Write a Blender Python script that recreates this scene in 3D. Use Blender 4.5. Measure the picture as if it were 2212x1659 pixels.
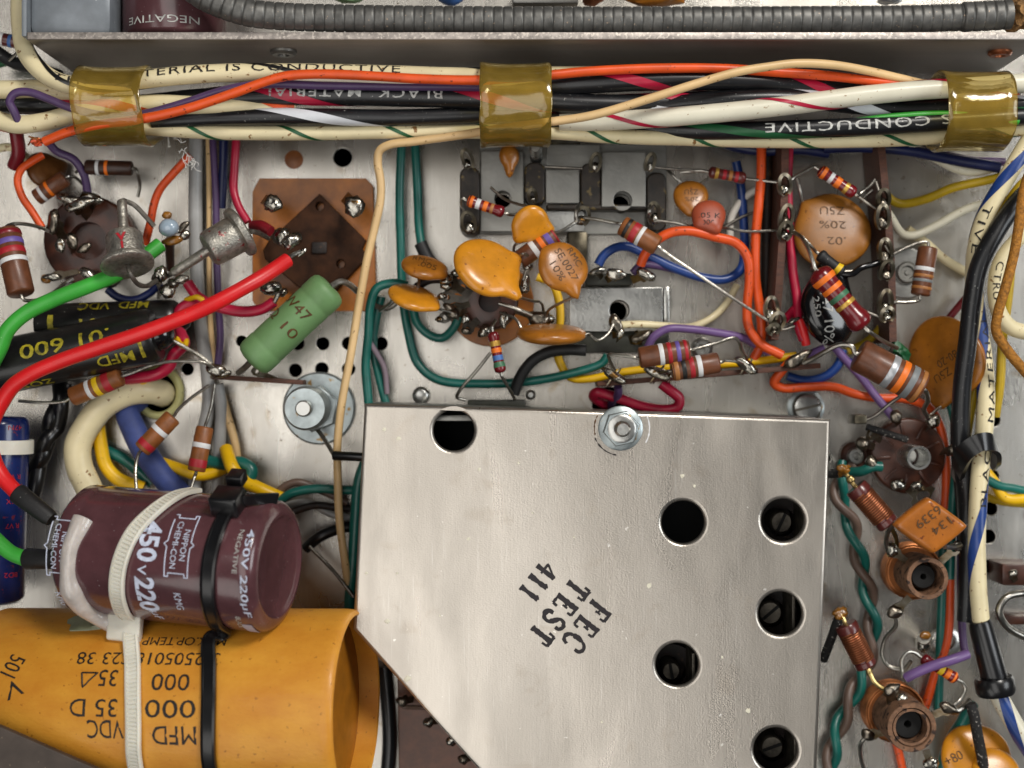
import bpy, bmesh, math, random
from mathutils import Vector, Matrix, noise
random.seed(7)
R = math.radians
for o in list(bpy.data.objects): bpy.data.objects.remove(o)
scene = bpy.context.scene
COL = scene.collection
# ------------------------------------------------------------------ camera
# 1 unit = 1 cm. The camera looks straight down on the chassis floor (z = 0).
H, W0 = 30.0, 22.0
S0 = W0 / 2212.0
cam_d = bpy.data.cameras.new('camera'); cam = bpy.data.objects.new('camera', cam_d); COL.objects.link(cam)
cam.location = (0, 0, H); cam_d.sensor_width = 36; cam_d.lens = 36 * H / W0
cam_d.clip_start = 0.1; cam_d.clip_end = 500
cam_d.dof.use_dof = True; cam_d.dof.focus_distance = H - 2.9; cam_d.dof.aperture_fstop = 0.125
scene.camera = cam
# ------------------------------------------------------------------ light
world = bpy.data.worlds.new('World'); scene.world = world; world.use_nodes = True
bg = world.node_tree.nodes['Background']; bg.inputs[0].default_value = (0.92, 0.95, 1.0, 1); bg.inputs[1].default_value = 0.035
def area(name, loc, target, sx, sy, power, color):
    l = bpy.data.lights.new(name, 'AREA'); l.shape = 'RECTANGLE'; l.size = sx; l.size_y = sy; l.energy = power; l.color = color
    o = bpy.data.objects.new(name, l); COL.objects.link(o); o.location = loc
    o.rotation_euler = (Vector(target) - Vector(loc)).to_track_quat('-Z', 'Y').to_euler()
    return o
area('ceiling_panel', (-15, -8, 72), (-8, -5, 0), 80, 36, 15500, (1.0, 0.97, 0.93))
area('ceiling_lamp', (26, 40, 52), (0, 0, 0), 20, 15, 25000, (1.0, 0.96, 0.9))
area('window_light', (-36, -44, 50), (0, 0, 0), 44, 30, 6500, (1.0, 0.975, 0.93))
area('side_window', (56, 4, 42), (0, 0, 0), 30, 26, 12000, (0.93, 0.97, 1.0))
scene.view_settings.view_transform = 'Standard'; scene.view_settings.look = 'None'
scene.view_settings.exposure = 0.27; scene.view_settings.gamma = 1.0
scene.render.engine = 'CYCLES'

# ------------------------------------------------------------------ helpers
def s_at(z): return S0 * (H - z) / H
def P(px, py, z=0.0):
    k = s_at(z); return Vector(((px - 1106) * k, -(py - 829.5) * k, z))
def lin(h):
    h = h.lstrip('#'); c = [int(h[i:i+2], 16) / 255 for i in (0, 2, 4)]
    return tuple((v / 12.92 if v <= 0.04045 else ((v + 0.055) / 1.055) ** 2.4) for v in c) + (1,)
MATS = {}
def mat(name, hexc, rough=0.4, metal=0.0, var=0.12, vs=2.0, speck=None, bump=0.0, bs=20.0, stretch=(1, 1, 1), coat=0.0, spec=0.5, second=None, trans=0.0, rvar=0.0, ior=None, sss=0.0):
    m = bpy.data.materials.new(name); m.use_nodes = True; nt = m.node_tree; b = nt.nodes['Principled BSDF']
    N = nt.nodes.new; L = nt.links.new
    base = lin(hexc)
    b.inputs['Roughness'].default_value = rough; b.inputs['Metallic'].default_value = metal
    b.inputs['Coat Weight'].default_value = coat; b.inputs['Coat Roughness'].default_value = 0.12
    b.inputs['Specular IOR Level'].default_value = spec
    if trans: b.inputs['Transmission Weight'].default_value = trans
    if ior: b.inputs['IOR'].default_value = ior
    if sss:
        b.inputs['Subsurface Weight'].default_value = sss; b.inputs['Subsurface Radius'].default_value = (.2, .15, .1); b.inputs['Subsurface Scale'].default_value = 0.3
    tc = N('ShaderNodeTexCoord'); mp = N('ShaderNodeMapping'); mp.inputs['Scale'].default_value = stretch
    L(tc.outputs['Object'], mp.inputs['Vector'])
    n1 = N('ShaderNodeTexNoise'); n1.inputs['Scale'].default_value = vs; n1.inputs['Detail'].default_value = 5; n1.inputs['Roughness'].default_value = 0.6
    L(mp.outputs['Vector'], n1.inputs['Vector'])
    rmp = N('ShaderNodeValToRGB')
    lo = second if second else None
    c0 = lin(lo) if lo else tuple(v * (1 - 2.2 * var) for v in base[:3]) + (1,)
    c1 = base if lo else tuple(min(1, v * (1 + var)) for v in base[:3]) + (1,)
    rmp.color_ramp.elements[0].position = 0.3; rmp.color_ramp.elements[0].color = c0
    rmp.color_ramp.elements[1].position = 0.66; rmp.color_ramp.elements[1].color = c1
    L(n1.outputs['Fac'], rmp.inputs['Fac']); out = rmp.outputs['Color']
    if speck:
        sc, ss, th = speck
        n2 = N('ShaderNodeTexNoise'); n2.inputs['Scale'].default_value = ss; n2.inputs['Detail'].default_value = 3; n2.inputs['Roughness'].default_value = .55
        L(tc.outputs['Object'], n2.inputs['Vector'])
        r2 = N('ShaderNodeValToRGB'); r2.color_ramp.elements[0].position = th; r2.color_ramp.elements[1].position = th + 0.05
        L(n2.outputs['Fac'], r2.inputs['Fac'])
        mx = N('ShaderNodeMix'); mx.data_type = 'RGBA'; mx.inputs[7].default_value = lin(sc)
        L(r2.outputs['Color'], mx.inputs[0]); L(out, mx.inputs[6]); out = mx.outputs[2]
    L(out, b.inputs['Base Color'])
    if rvar:
        mr = N('ShaderNodeMapRange'); mr.inputs['From Min'].default_value = .3; mr.inputs['From Max'].default_value = .7
        mr.inputs['To Min'].default_value = max(.03, rough - rvar); mr.inputs['To Max'].default_value = min(1, rough + rvar)
        L(n1.outputs['Fac'], mr.inputs['Value']); L(mr.outputs[0], b.inputs['Roughness'])
    if bump:
        n3 = N('ShaderNodeTexNoise'); n3.inputs['Scale'].default_value = bs; n3.inputs['Detail'].default_value = 3
        L(mp.outputs['Vector'], n3.inputs['Vector'])
        bp = N('ShaderNodeBump'); bp.inputs['Strength'].default_value = bump; bp.inputs['Distance'].default_value = 0.05
        L(n3.outputs['Fac'], bp.inputs['Height']); L(bp.outputs[0], b.inputs['Normal'])
    MATS[name] = m
    return m
def M(n): return MATS[n]

ROOT = {}
def props(o, label=None, cat=None, group=None, kind=None):
    if label: o['label'] = label
    if cat: o['category'] = cat
    if group: o['group'] = group
    if kind: o['kind'] = kind
def thing(name, loc, label, cat, group=None):
    o = bpy.data.objects.new(name, None); COL.objects.link(o); o.location = loc; o.empty_display_size = .2
    props(o, label, cat, group); ROOT[o.name] = Vector(loc); return o
def link(me, name, m, parent=None, origin=None, sharp=35):
    if isinstance(m, str): m = MATS[m]
    me.materials.clear(); me.materials.append(m)
    off = ROOT[parent.name] if parent else (Vector(origin) if origin is not None else Vector((0, 0, 0)))
    me.transform(Matrix.Translation(-off))
    me.polygons.foreach_set('use_smooth', [True] * len(me.polygons))
    me.set_sharp_from_angle(angle=R(sharp))
    o = bpy.data.objects.new(name, me); COL.objects.link(o)
    if parent: o.parent = parent
    else: o.location = off
    ROOT[o.name] = off
    return o
def mesh(v, f):
    me = bpy.data.meshes.new('m'); me.from_pydata([tuple(x) for x in v], [], f); me.update(); return me
def bm_mesh(bm, fix=True):
    if fix: bmesh.ops.recalc_face_normals(bm, faces=bm.faces)
    me = bpy.data.meshes.new('m'); bm.to_mesh(me); bm.free(); return me
def smooth(pts, sub=6):
    n = len(pts)
    if n < 3: return [Vector(p) for p in pts]
    out = []
    for i in range(n - 1):
        p0 = pts[max(i-1, 0)]; p1 = pts[i]; p2 = pts[i+1]; p3 = pts[min(i+2, n-1)]
        if i == 0: p0 = p1 * 2 - p2
        if i == n - 2: p3 = p2 * 2 - p1
        # centripetal-ish catmull-rom
        d1 = max((p1-p0).length, 1e-4) ** .5; d2 = max((p2-p1).length, 1e-4) ** .5; d3 = max((p3-p2).length, 1e-4) ** .5
        m1 = (p1-p0)/d1 - (p2-p0)/(d1+d2) + (p2-p1)/d2; m2 = (p2-p1)/d2 - (p3-p1)/(d2+d3) + (p3-p2)/d3
        m1 *= d2; m2 *= d2
        for j in range(sub):
            t = j / sub; t2 = t*t; t3 = t2*t
            out.append(p1*(2*t3-3*t2+1) + m1*(t3-2*t2+t) + p2*(-2*t3+3*t2) + m2*(t3-t2))
    out.append(Vector(pts[-1])); return out
def tangents(p):
    T = []
    for i in range(len(p)):
        d = p[min(i+1, len(p)-1)] - p[max(i-1, 0)]
        T.append(d.normalized() if d.length > 1e-7 else Vector((1, 0, 0)))
    return T
def arclen(p):
    a = [0.0]
    for i in range(1, len(p)): a.append(a[-1] + (p[i]-p[i-1]).length)
    return a
def tube_mesh(p, r, n=12, cap=True, wob=0.0):
    """p: smoothed world points; r: number or list."""
    if not isinstance(r, (list, tuple)): r = [r] * len(p)
    T = tangents(p); up = Vector((0, 0, 1))
    if abs(T[0].dot(up)) > .95: up = Vector((0, 1, 0))
    u = (up - T[0]*up.dot(T[0])).normalized()
    v, f = [], []
    for i, (c, t) in enumerate(zip(p, T)):
        u = (u - t*u.dot(t)); u = u.normalized() if u.length > 1e-6 else t.orthogonal().normalized()
        w = t.cross(u); rr = r[i]
        if wob: rr *= 1 + wob * noise.noise(c * 2.1)
        for k in range(n):
            a = 2*math.pi*k/n; v.append(c + (u*math.cos(a) + w*math.sin(a))*rr)
    for i in range(len(p)-1):
        for k in range(n):
            k2 = (k+1) % n; f.append((i*n+k, i*n+k2, (i+1)*n+k2, (i+1)*n+k))
    if cap:
        f.append(tuple(range(n-1, -1, -1))); f.append(tuple((len(p)-1)*n + k for k in range(n)))
    return mesh(v, f)
def upframe(t):
    s = t.cross(Vector((0, 0, 1)))
    s = s.normalized() if s.length > 1e-4 else Vector((0, -1, 0))
    return s, s.cross(t).normalized()
def stripe_mesh(p, r, turns, width, phase, m=5):
    T = tangents(p); A = arclen(p); v, f = [], []
    q = [(p[i], T[i], A[i]) for i in range(len(p))]
    dense = []
    for i in range(len(q)-1):
        for j in range(4):
            t = j/4; dense.append((q[i][0].lerp(q[i+1][0], t), q[i][1].lerp(q[i+1][1], t), q[i][2]*(1-t)+q[i+1][2]*t))
    for i, (c, t, a) in enumerate(dense):
        s, u = upframe(t); ph = R(phase) + 2*math.pi*turns*a/A[-1]
        for k in range(m):
            th = ph + R(width)*(k/(m-1)-.5); v.append(c + (u*math.cos(th) + s*math.sin(th))*(r+0.004))
    for i in range(len(dense)-1):
        for k in range(m-1): f.append((i*m+k, (i+1)*m+k, (i+1)*m+k+1, i*m+k+1))
    return mesh(v, f)
def sweep_mesh(p, prof, side=None, up=None):
    """sweep closed 2D profile (a along side, b along normal). side constant vector or per-point list."""
    T = tangents(p); v, f = [], []; n = len(prof)
    for i, (c, t) in enumerate(zip(p, T)):
        if side is not None:
            s = side[i] if isinstance(side, list) else side
            s = (s - t*s.dot(t)).normalized(); u = s.cross(t).normalized()
        else: s, u = upframe(t)
        for a, b in prof: v.append(c + s*a + u*b)
    for i in range(len(p)-1):
        for k in range(n):
            k2 = (k+1) % n; f.append((i*n+k, i*n+k2, (i+1)*n+k2, (i+1)*n+k))
    f.append(tuple(range(n-1, -1, -1))); f.append(tuple((len(p)-1)*n + k for k in range(n)))
    me = mesh(v, f); bm = bmesh.new(); bm.from_mesh(me); return bm_mesh(bm)
def rectprof(w, t): return [(-w/2, -t/2), (w/2, -t/2), (w/2, t/2), (-w/2, t/2)]
def axes(d):
    d = d.normalized(); s, u = upframe(d)
    if abs(d.z) > .98: s, u = Vector((1, 0, 0)), Vector((0, 1, 0)); s = (s - d*s.dot(d)).normalized(); u = d.cross(s)
    return d, s, u
def lathe_mesh(A, B, prof, n=24, closed=False):
    """prof: (t along A->B in 0..1, radius)"""
    ax = B - A; d, s, u = axes(ax); v, f = [], []
    for t, r in prof:
        c = A + ax*t
        for k in range(n):
            a = 2*math.pi*k/n; v.append(c + (u*math.cos(a) + s*math.sin(a))*max(r, 1e-5))
    m = len(prof)
    for i in range(m if closed else m-1):
        i2 = (i+1) % m
        for k in range(n):
            k2 = (k+1) % n; f.append((i*n+k, i*n+k2, i2*n+k2, i2*n+k))
    if not closed:
        f.append(tuple(range(n-1, -1, -1))); f.append(tuple((m-1)*n + k for k in range(n)))
    bm = bmesh.new(); me = mesh(v, f); bm.from_mesh(me)
    bmesh.ops.remove_doubles(bm, verts=bm.verts, dist=1e-4)
    return bm_mesh(bm)
def blob_mesh(c, rx, ry, rz, rot=0, seed=0, amp=.25, seg=14, rings=9, fs=1.3):
    v, f = [], []; sd = Vector((seed*3.17, seed*1.7, seed*.9)); mt = Matrix.Rotation(rot, 3, 'Z')
    v.append(Vector((0, 0, -1)))
    for i in range(1, rings):
        th = math.pi*i/rings
        for k in range(seg):
            a = 2*math.pi*k/seg; v.append(Vector((math.sin(th)*math.cos(a), math.sin(th)*math.sin(a), -math.cos(th))))
    v.append(Vector((0, 0, 1)))
    for k in range(seg): f.append((0, 1+(k+1) % seg, 1+k))
    for i in range(rings-2):
        for k in range(seg): f.append((1+i*seg+k, 1+i*seg+(k+1) % seg, 1+(i+1)*seg+(k+1) % seg, 1+(i+1)*seg+k))
    l = len(v)-1
    for k in range(seg): f.append((l, 1+(rings-2)*seg+k, 1+(rings-2)*seg+(k+1) % seg))
    vv = []
    for q in v:
        q = q * (1 + amp*noise.noise(q*fs + sd)*1.6); vv.append(c + mt @ Vector((q.x*rx, q.y*ry, q.z*rz)))
    return mesh(vv, f)
def box_mesh(c, ax, ay, az, bev=0.02, seg=2):
    bm = bmesh.new(); bmesh.ops.create_cube(bm, size=2.0)
    mt = Matrix((( ax.x, ay.x, az.x, c.x), (ax.y, ay.y, az.y, c.y), (ax.z, ay.z, az.z, c.z), (0, 0, 0, 1)))
    bmesh.ops.transform(bm, matrix=mt, verts=bm.verts)
    if bev: bmesh.ops.bevel(bm, geom=bm.edges[:], offset=bev, segments=seg, profile=.5, affect='EDGES')
    return bm_mesh(bm)
def box_px(x0, y0, x1, y1, z0, z1, bev=.03, ztop=None):
    """box whose TOP face covers the pixel rectangle"""
    a = P(x0, y0, z1); b = P(x1, y1, z1); c = (a+b)/2; c.z = (z0+z1)/2
    return box_mesh(c, Vector((abs(b.x-a.x)/2, 0, 0)), Vector((0, abs(b.y-a.y)/2, 0)), Vector((0, 0, (z1-z0)/2)), bev)
def plate_mesh(outline, holes, z0, z1, bev=0.0, seg=28):
    """flat plate with real holes. outline: world xy list; holes: (x, y, r) or lists of xy"""
    cu = bpy.data.curves.new('c', 'CURVE'); cu.dimensions = '2D'; cu.fill_mode = 'BOTH'
    cu.extrude = (z1-z0)/2 - bev; cu.bevel_depth = bev; cu.bevel_resolution = 3; cu.offset = -bev
    def spl(pts):
        sp = cu.splines.new('POLY'); sp.points.add(len(pts)-1)
        for i, q in enumerate(pts): sp.points[i].co = (q[0], q[1], 0, 1)
        sp.use_cyclic_u = True
    spl(outline)
    for h in holes:
        if isinstance(h, tuple): spl([(h[0]+h[2]*math.cos(2*math.pi*k/seg), h[1]+h[2]*math.sin(2*math.pi*k/seg)) for k in range(seg)])
        else: spl(h)
    o = bpy.data.objects.new('tmp', cu); COL.objects.link(o)
    dg = bpy.context.evaluated_depsgraph_get(); me = bpy.data.meshes.new_from_object(o.evaluated_get(dg))
    bpy.data.objects.remove(o); bpy.data.curves.remove(cu)
    me.transform(Matrix.Translation((0, 0, (z0+z1)/2))); return me
def rrect(cx, cy, hx, hy, r, rot=0, k=5):
    out = []
    for sx, sy, a0 in ((1, 1, 0), (-1, 1, 90), (-1, -1, 180), (1, -1, 270)):
        for i in range(k+1):
            a = R(a0 + 90*i/k); out.append((sx*(hx-r)+r*math.cos(a), sy*(hy-r)+r*math.sin(a)))
    c, s = math.cos(R(rot)), math.sin(R(rot))
    return [(cx+x*c-y*s, cy+x*s+y*c) for x, y in out]
def text_bm(s, w, h, step=None, bold=0.0, space=1.0):
    cu = bpy.data.curves.new('t', 'FONT'); cu.body = s; cu.resolution_u = 3; cu.offset = bold; cu.space_character = space
    cu.align_x = 'CENTER'
    o = bpy.data.objects.new('tmp', cu); COL.objects.link(o)
    dg = bpy.context.evaluated_depsgraph_get(); me = bpy.data.meshes.new_from_object(o.evaluated_get(dg))
    bpy.data.objects.remove(o); bpy.data.curves.remove(cu)
    bm = bmesh.new(); bm.from_mesh(me); bpy.data.meshes.remove(me)
    xs = [v.co.x for v in bm.verts]; ys = [v.co.y for v in bm.verts]
    cx, cy = (min(xs)+max(xs))/2, (min(ys)+max(ys))/2; sx = w/(max(xs)-min(xs)); sy = h/(max(ys)-min(ys))
    for v in bm.verts: v.co = ((v.co.x-cx)*sx, (v.co.y-cy)*sy, 0)
    bmesh.ops.triangulate(bm, faces=bm.faces)
    if step:
        for ax, L in (((1, 0, 0), w), ((0, 1, 0), h)):
            k = int(L/step)
            for i in range(1, k+1):
                t = -L/2 + L*i/(k+1)
                bmesh.ops.bisect_plane(bm, geom=bm.verts[:]+bm.edges[:]+bm.faces[:], plane_co=Vector(ax)*t, plane_no=ax)
    return bm
def map_text(bm, fn, rot=0, ragged=0.0):
    c, s = math.cos(R(rot)), math.sin(R(rot))
    for v in bm.verts:
        x, y = v.co.x, v.co.y
        if ragged:
            d = noise.noise_vector(Vector((x*25, y*25, 3.3))); x += d.x*ragged; y += d.y*ragged
        v.co = fn(x*c-y*s, x*s+y*c)
    return bm_mesh(bm, fix=False)
def cyl_text(parent, s, A, B, r, t, ang, w, h, rot, m, name='printed_lettering', bold=0.0, ragged=0.0, eps=.006):
    d, sd, u = axes(B-A); C = A.lerp(B, t)
    def fn(x, y):
        th = R(ang) - y/r; return C + d*x + (u*math.cos(th) + sd*math.sin(th))*(r+eps)
    return link(map_text(text_bm(s, w, h, r*.22, bold), fn, rot, ragged), name, m, parent, sharp=180)
def path_text(parent, path, r, s, px, py, w, h, ang, rot, m, bold=0.0):
    A = arclen(path); T = tangents(path)
    best = min(range(len(path)), key=lambda i: (path[i].xy - P(px, py, path[i].z).xy).length)
    a0 = A[best]
    def fn(x, y):
        a = min(max(a0+x, 0), A[-1]-1e-4); i = 0
        while A[i+1] < a: i += 1
        k = (a-A[i])/max(A[i+1]-A[i], 1e-6); c = path[i].lerp(path[i+1], k); t = T[i].lerp(T[i+1], k).normalized()
        sd, u = upframe(t); th = R(ang) - y/r
        return c + (u*math.cos(th)+sd*math.sin(th))*(r+.007)
    return link(map_text(text_bm(s, w, h, r*.25, bold, 1.15), fn, rot, .012), 'printed_lettering', m, parent, sharp=180)

# ---------------------------------------------------------------- component builders
PATHS = {}
def wire(name, pts, r, m, label, group=None, cat='wire', stripe=None, n=12, sub=7, wob=.03, bare=None, core=None):
    w = [P(*q) for q in pts]; p = smooth(w, sub)
    zs = sum(q[2] for q in pts)/len(pts); rw = r*s_at(zs)
    o = link(tube_mesh(p, rw, n, True, wob), name, m, None, p[0])
    props(o, label, cat, group); PATHS[o.name] = (p, rw)
    if stripe: link(stripe_mesh(p, rw*(1+wob*.5), *stripe[1:]), 'colour_stripe', stripe[0], o)
    if bare:                 # bare conductor leaving the insulation at its last point
        bp = smooth([p[-2], p[-1]] + [P(*q) for q in bare], 4); link(tube_mesh(bp, rw*.45, 8), 'bare_end', 'tinned', o)
    return o
def lead(parent, pts, r=3.6, m='tinned', name='lead', sub=5):
    p = smooth(pts, sub); link(tube_mesh(p, r*s_at(pts[0].z), 8), name, m, parent)
COMP = [(0, .0), (0, .80), (.012, .93), (.035, 1), (.965, 1), (.988, .93), (1, .80), (1, 0)]
BONE = [(0, .12), (0, .2), (.02, .62), (.05, .9), (.09, 1), (.17, 1), (.23, .90), (.3, .86), (.7, .86), (.77, .90), (.83, 1), (.91, 1), (.95, .9), (.98, .62), (1, .2), (1, .12)]
def prof_r(prof, t):
    for (a, ra), (b, rb) in zip(prof, prof[1:]):
        if a <= t <= b and b > a: return ra + (rb-ra)*(t-a)/(b-a)
    return 1
def resistor(label, A, B, r, body, bands, leads=(), kind='comp', group=None, lr=3.6, name=None):
    """A, B pixel points (px,py,z); bands (t, width, material); leads [(end 0/1, [px points])]"""
    a, b = P(*A), P(*B); rw = r*s_at((A[2]+B[2])/2); prof = COMP if kind == 'comp' else BONE
    root = thing(name or ('resistor'), a, label, 'resistor', group)
    link(lathe_mesh(a, b, [(t, q*rw) for t, q in prof], 24), 'body', body, root, sharp=50)
    for t, w, m in bands:
        t0, t1 = t-w/2, t+w/2; ra, rb, rm = prof_r(prof, t0)*rw, prof_r(prof, t1)*rw, prof_r(prof, t)*rw
        e = .035
        link(lathe_mesh(a, b, [(t0, ra*.9), (t0, ra*(1+e*.4)), (t0+w*.12, ra*(1+e)), (t, rm*(1+e)), (t1-w*.12, rb*(1+e)), (t1, rb*(1+e*.4)), (t1, rb*.9)], 24), 'colour_band', m, root, sharp=60)
    for end, pts in leads:
        st = b if end else a; inner = st.lerp(a if end else b, .04)
        d = (b-a).normalized()*(1 if end else -1)
        lead(root, [inner, st + d*.05] + [P(*q) for q in pts], lr)
    return root
def disc_cap(label, c, rad, k, major, flip, m, tails=(), leads=(), texts=(), thick=.13, group=None, name='ceramic_capacitor', lens=3.8, squash=1.0, cat='capacitor'):
    """c (px,py,z); rad in px; k = foreshortening of the minor axis; major = (dx,dy) in the picture; flip = side the face turns to"""
    C = P(*c); rw = rad*s_at(c[2]); X = Vector((major[0], -major[1], 0)).normalized(); Y0 = Vector((0, 0, 1)).cross(X)
    al = math.acos(min(1, k))*flip; N = (Vector((0, 0, 1))*math.cos(al) + Y0*math.sin(al)).normalized(); Y = N.cross(X)
    root = thing(name, C, label, cat, group)
    T = thick
    def rr(ph):
        q = 1.0
        for ta, amt, wd in tails:
            d = (ph-R(ta)+math.pi) % (2*math.pi)-math.pi; q += amt*math.exp(-(d/wd)**2)
        return q*rw*(1+.025*math.sin(3*ph+rad)+.015*math.sin(2*ph))
    def hh(q): return T*max(0, 1-q**lens)**.5
    n = 40; rings = [0.0, .25, .45, .62, .76, .87, .94, .98, 1.0]; v = [C + N*T]; f = []
    for q in rings[1:]:
        for k_ in range(n):
            ph = 2*math.pi*k_/n; r_ = rr(ph)*q; v.append(C + X*(r_*math.cos(ph)) + Y*(r_*math.sin(ph)*squash) + N*hh(q))
    nt = len(rings)-1
    for k_ in range(n): f.append((0, 1+k_, 1+(k_+1) % n))
    for i in range(nt-1):
        for k_ in range(n): f.append((1+i*n+k_, 1+(i+1)*n+k_, 1+(i+1)*n+(k_+1) % n, 1+i*n+(k_+1) % n))
    base = 1+(nt-1)*n; off = len(v)
    for q in rings[1:-1]:
        for k_ in range(n):
            ph = 2*math.pi*k_/n; r_ = rr(ph)*q; v.append(C + X*(r_*math.cos(ph)) + Y*(r_*math.sin(ph)*squash) - N*hh(q))
    v.append(C - N*T); lst = len(v)-1
    for k_ in range(n): f.append((lst, off+(k_+1) % n, off+k_))
    for i in range(nt-2):
        for k_ in range(n): f.append((off+i*n+k_, off+i*n+(k_+1) % n, off+(i+1)*n+(k_+1) % n, off+(i+1)*n+k_))
    last = off+(nt-2)*n
    for k_ in range(n): f.append((last+k_, last+(k_+1) % n, base+(k_+1) % n, base+k_))
    bm = bmesh.new(); bm.from_mesh(mesh(v, f)); link(bm_mesh(bm), 'body', m, root, sharp=80)
    sg = 1 if N.z >= 0 else -1
    for s, ox, oy, w, h, rot, tm in texts:
        kk = s_at(c[2])
        def fn(x, y):
            x += ox*kk; y += oy*kk; q = min((x*x+y*y)**.5/rw, .97); return C + X*x + Y*(y*sg) + N*sg*(hh(q)+.006)
        link(map_text(text_bm(s, w*kk, h*kk, rw*.18), fn, rot, .012), 'printed_lettering', tm, root, sharp=180)
    for start, pts in leads:
        lead(root, [C + X*(rw*start[0]) + Y*(rw*start[1])] + [P(*q) for q in pts], 3.2)
    return root
SEED = [0]
def solder(parent, c, rx, ry, rz=None, rot=0, m='solder', amp=.17, name='solder'):
    SEED[0] += 1; C = P(*c); k = s_at(c[2])
    return link(blob_mesh(C, rx*k, ry*k, (rz if rz else min(rx, ry)*.7)*k, R(rot), SEED[0], amp), name, m, parent, sharp=180)
def lug(parent, base, tip, w, blob=None, m='lug_metal', th=3.0, eye=True, name='lug'):
    """flat tab from base to tip with an eye at its end, plus a solder joint"""
    a, b = P(*base), P(*tip); k = s_at(tip[2]); d = (b-a); L = d.length; d.normalize()
    s, u = upframe(d) if abs(d.z) < .9 else (Vector((0.6, .8, 0)), Vector((0, 0, 1)))
    if abs(d.z) >= .9: s = (s-d*s.dot(d)).normalized(); u = s.cross(d)
    hw = w*k/2
    out = [(0, -hw*.6), (L*.55, -hw*.6), (L*.7, -hw), (L*.88, -hw), (L, -hw*.55), (L*1.02, 0), (L, hw*.55), (L*.88, hw), (L*.7, hw), (L*.55, hw*.6), (0, hw*.6)]
    me = plate_mesh(out, [(L*.82, 0, hw*.5)] if eye else [], -th*k/2, th*k/2, 0.0, 10)
    me.transform(Matrix(((d.x, s.x, u.x, a.x), (d.y, s.y, u.y, a.y), (d.z, s.z, u.z, a.z), (0, 0, 0, 1))))
    o = link(me, name, m, parent)
    if blob:
        SEED[0] += 1
        c = P(*tip) if len(blob) < 4 else P(*blob[3])
        link(blob_mesh(c, blob[0]*k, blob[1]*k, blob[2]*k, random.uniform(-.6, .6), SEED[0], .2), 'solder', random.choice(('solder', 'solder', 'solder_dull')), o, sharp=180)
    return o

def loop_lug(parent, x, y, z, a, b, rot=0, m='lug_metal', blob=True, tilt=.5):
    """bent wire-like eye of a terminal lug with a little solder at its foot"""
    C = P(x, y, z); k = s_at(z); q = []
    for i in range(19):
        t = R(-60+300*i/18); u_, v_ = math.cos(t)*a*k, math.sin(t)*b*k
        q.append(C + Vector((u_*math.cos(R(rot))-v_*math.sin(R(rot)), u_*math.sin(R(rot))+v_*math.cos(R(rot)), v_*tilt)))
    p = smooth(q, 2)
    o = link(sweep_mesh(p, [(-.035, -.07), (.035, -.07), (.035, .07), (-.035, .07)]), 'lug', m, parent)
    if blob:
        SEED[0] += 1
        link(blob_mesh(C+Vector((random.uniform(-.02, .02), -b*k*.45, -.04)), a*k*.9, b*k*.6, .09, R(rot+random.uniform(-20, 20)), SEED[0], .16), 'solder', random.choice(('solder', 'solder', 'solder_dull')), o, sharp=180)
    return o
# ================================================================== materials
DIRT = ('#6b4a28', 9, .70)
LINT = ('#d8d6d0', 26, .76)
mat('cream', '#e6d8ae', .42, var=.05, vs=1.5, speck=('#8a6436', 7, 0.645), coat=.1)
mat('cream_pale', '#e0dbc6', .38, var=.04, vs=1.5, speck=('#8a6436', 9, 0.665), coat=.1)
mat('peach', '#e0bd88', .4, var=.06, vs=1.2, speck=('#8a6436', 9, 0.665))
mat('orange', '#e2541c', .4, var=.08, speck=('#7a2c10', 11, 0.655))
mat('orange_dull', '#c9491c', .42, var=.1, speck=('#6a2810', 9, 0.645))
mat('red', '#da1c20', .4, var=.09, vs=.9, coat=.08, speck=('#d87a72', 24, .71))
mat('crimson', '#b3163a', .38, var=.1, coat=.1)
mat('dark_red', '#7c1420', .36, var=.12, coat=.15)
mat('green', '#3ca63a', .4, var=.1, vs=.9, coat=.08, speck=('#8ccc84', 24, .71))
mat('teal', '#14665c', .36, var=.12, coat=.15)
mat('dark_green', '#1d5a34', .4, var=.1)
mat('yellow', '#eebc0c', .4, var=.07, speck=('#8a6a10', 9, 0.665))
mat('ochre_yellow', '#b99a12', .42, var=.1)
mat('blue', '#1c3d80', .36, var=.1, coat=.15)
mat('navy', '#141f4e', .4, var=.1)
mat('blue_sleeve', '#3a4a86', .62, var=.1, vs=4)
mat('purple', '#513a63', .4, var=.1)
mat('lilac', '#72568a', .38, var=.08)
mat('mauve', '#8d7c86', .5, var=.1)
mat('black', '#17181b', .36, var=.2, speck=('#b9b8b2', 24, 0.690), coat=.1)
mat('black_clean', '#121214', .3, var=.15, coat=.2)
mat('black_rubber', '#1c1c1d', .55, var=.2, speck=('#8c8b86', 22, 0.695))
mat('braid', '#1d1b1a', .7, var=.3, speck=('#b5afa6', 16, .63), bump=.6, bs=30)
mat('brown_wire', '#6a564b', .4, var=.12)
mat('ochre_cloth', '#a86f22', .75, var=.25, vs=14, bump=.5, bs=26)
mat('grey_wire', '#a6a6a4', .42, var=.1)
mat('white_wire', '#dedad0', .42, var=.06)
mat('stripe_white', '#d8dbe0', .4, var=.06)
mat('amber', '#d28a1e', .3, var=.12, vs=1.6, coat=.25, speck=('#8f5410', 9, .655), bump=.12, bs=3.5)
mat('amber_deep', '#a8681c', .34, var=.18, vs=1.6, coat=.2, speck=('#7a4310', 9, .64), bump=.12, bs=3.5)
mat('amber_brown', '#96601f', .42, var=.16, vs=1.4, coat=.08, speck=('#6e4010', 8, .64), bump=.1, bs=3)
mat('amber_shaded', '#6e431a', .4, var=.2, vs=2)  # amber darkened to put the disc's shadow into its colour
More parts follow.
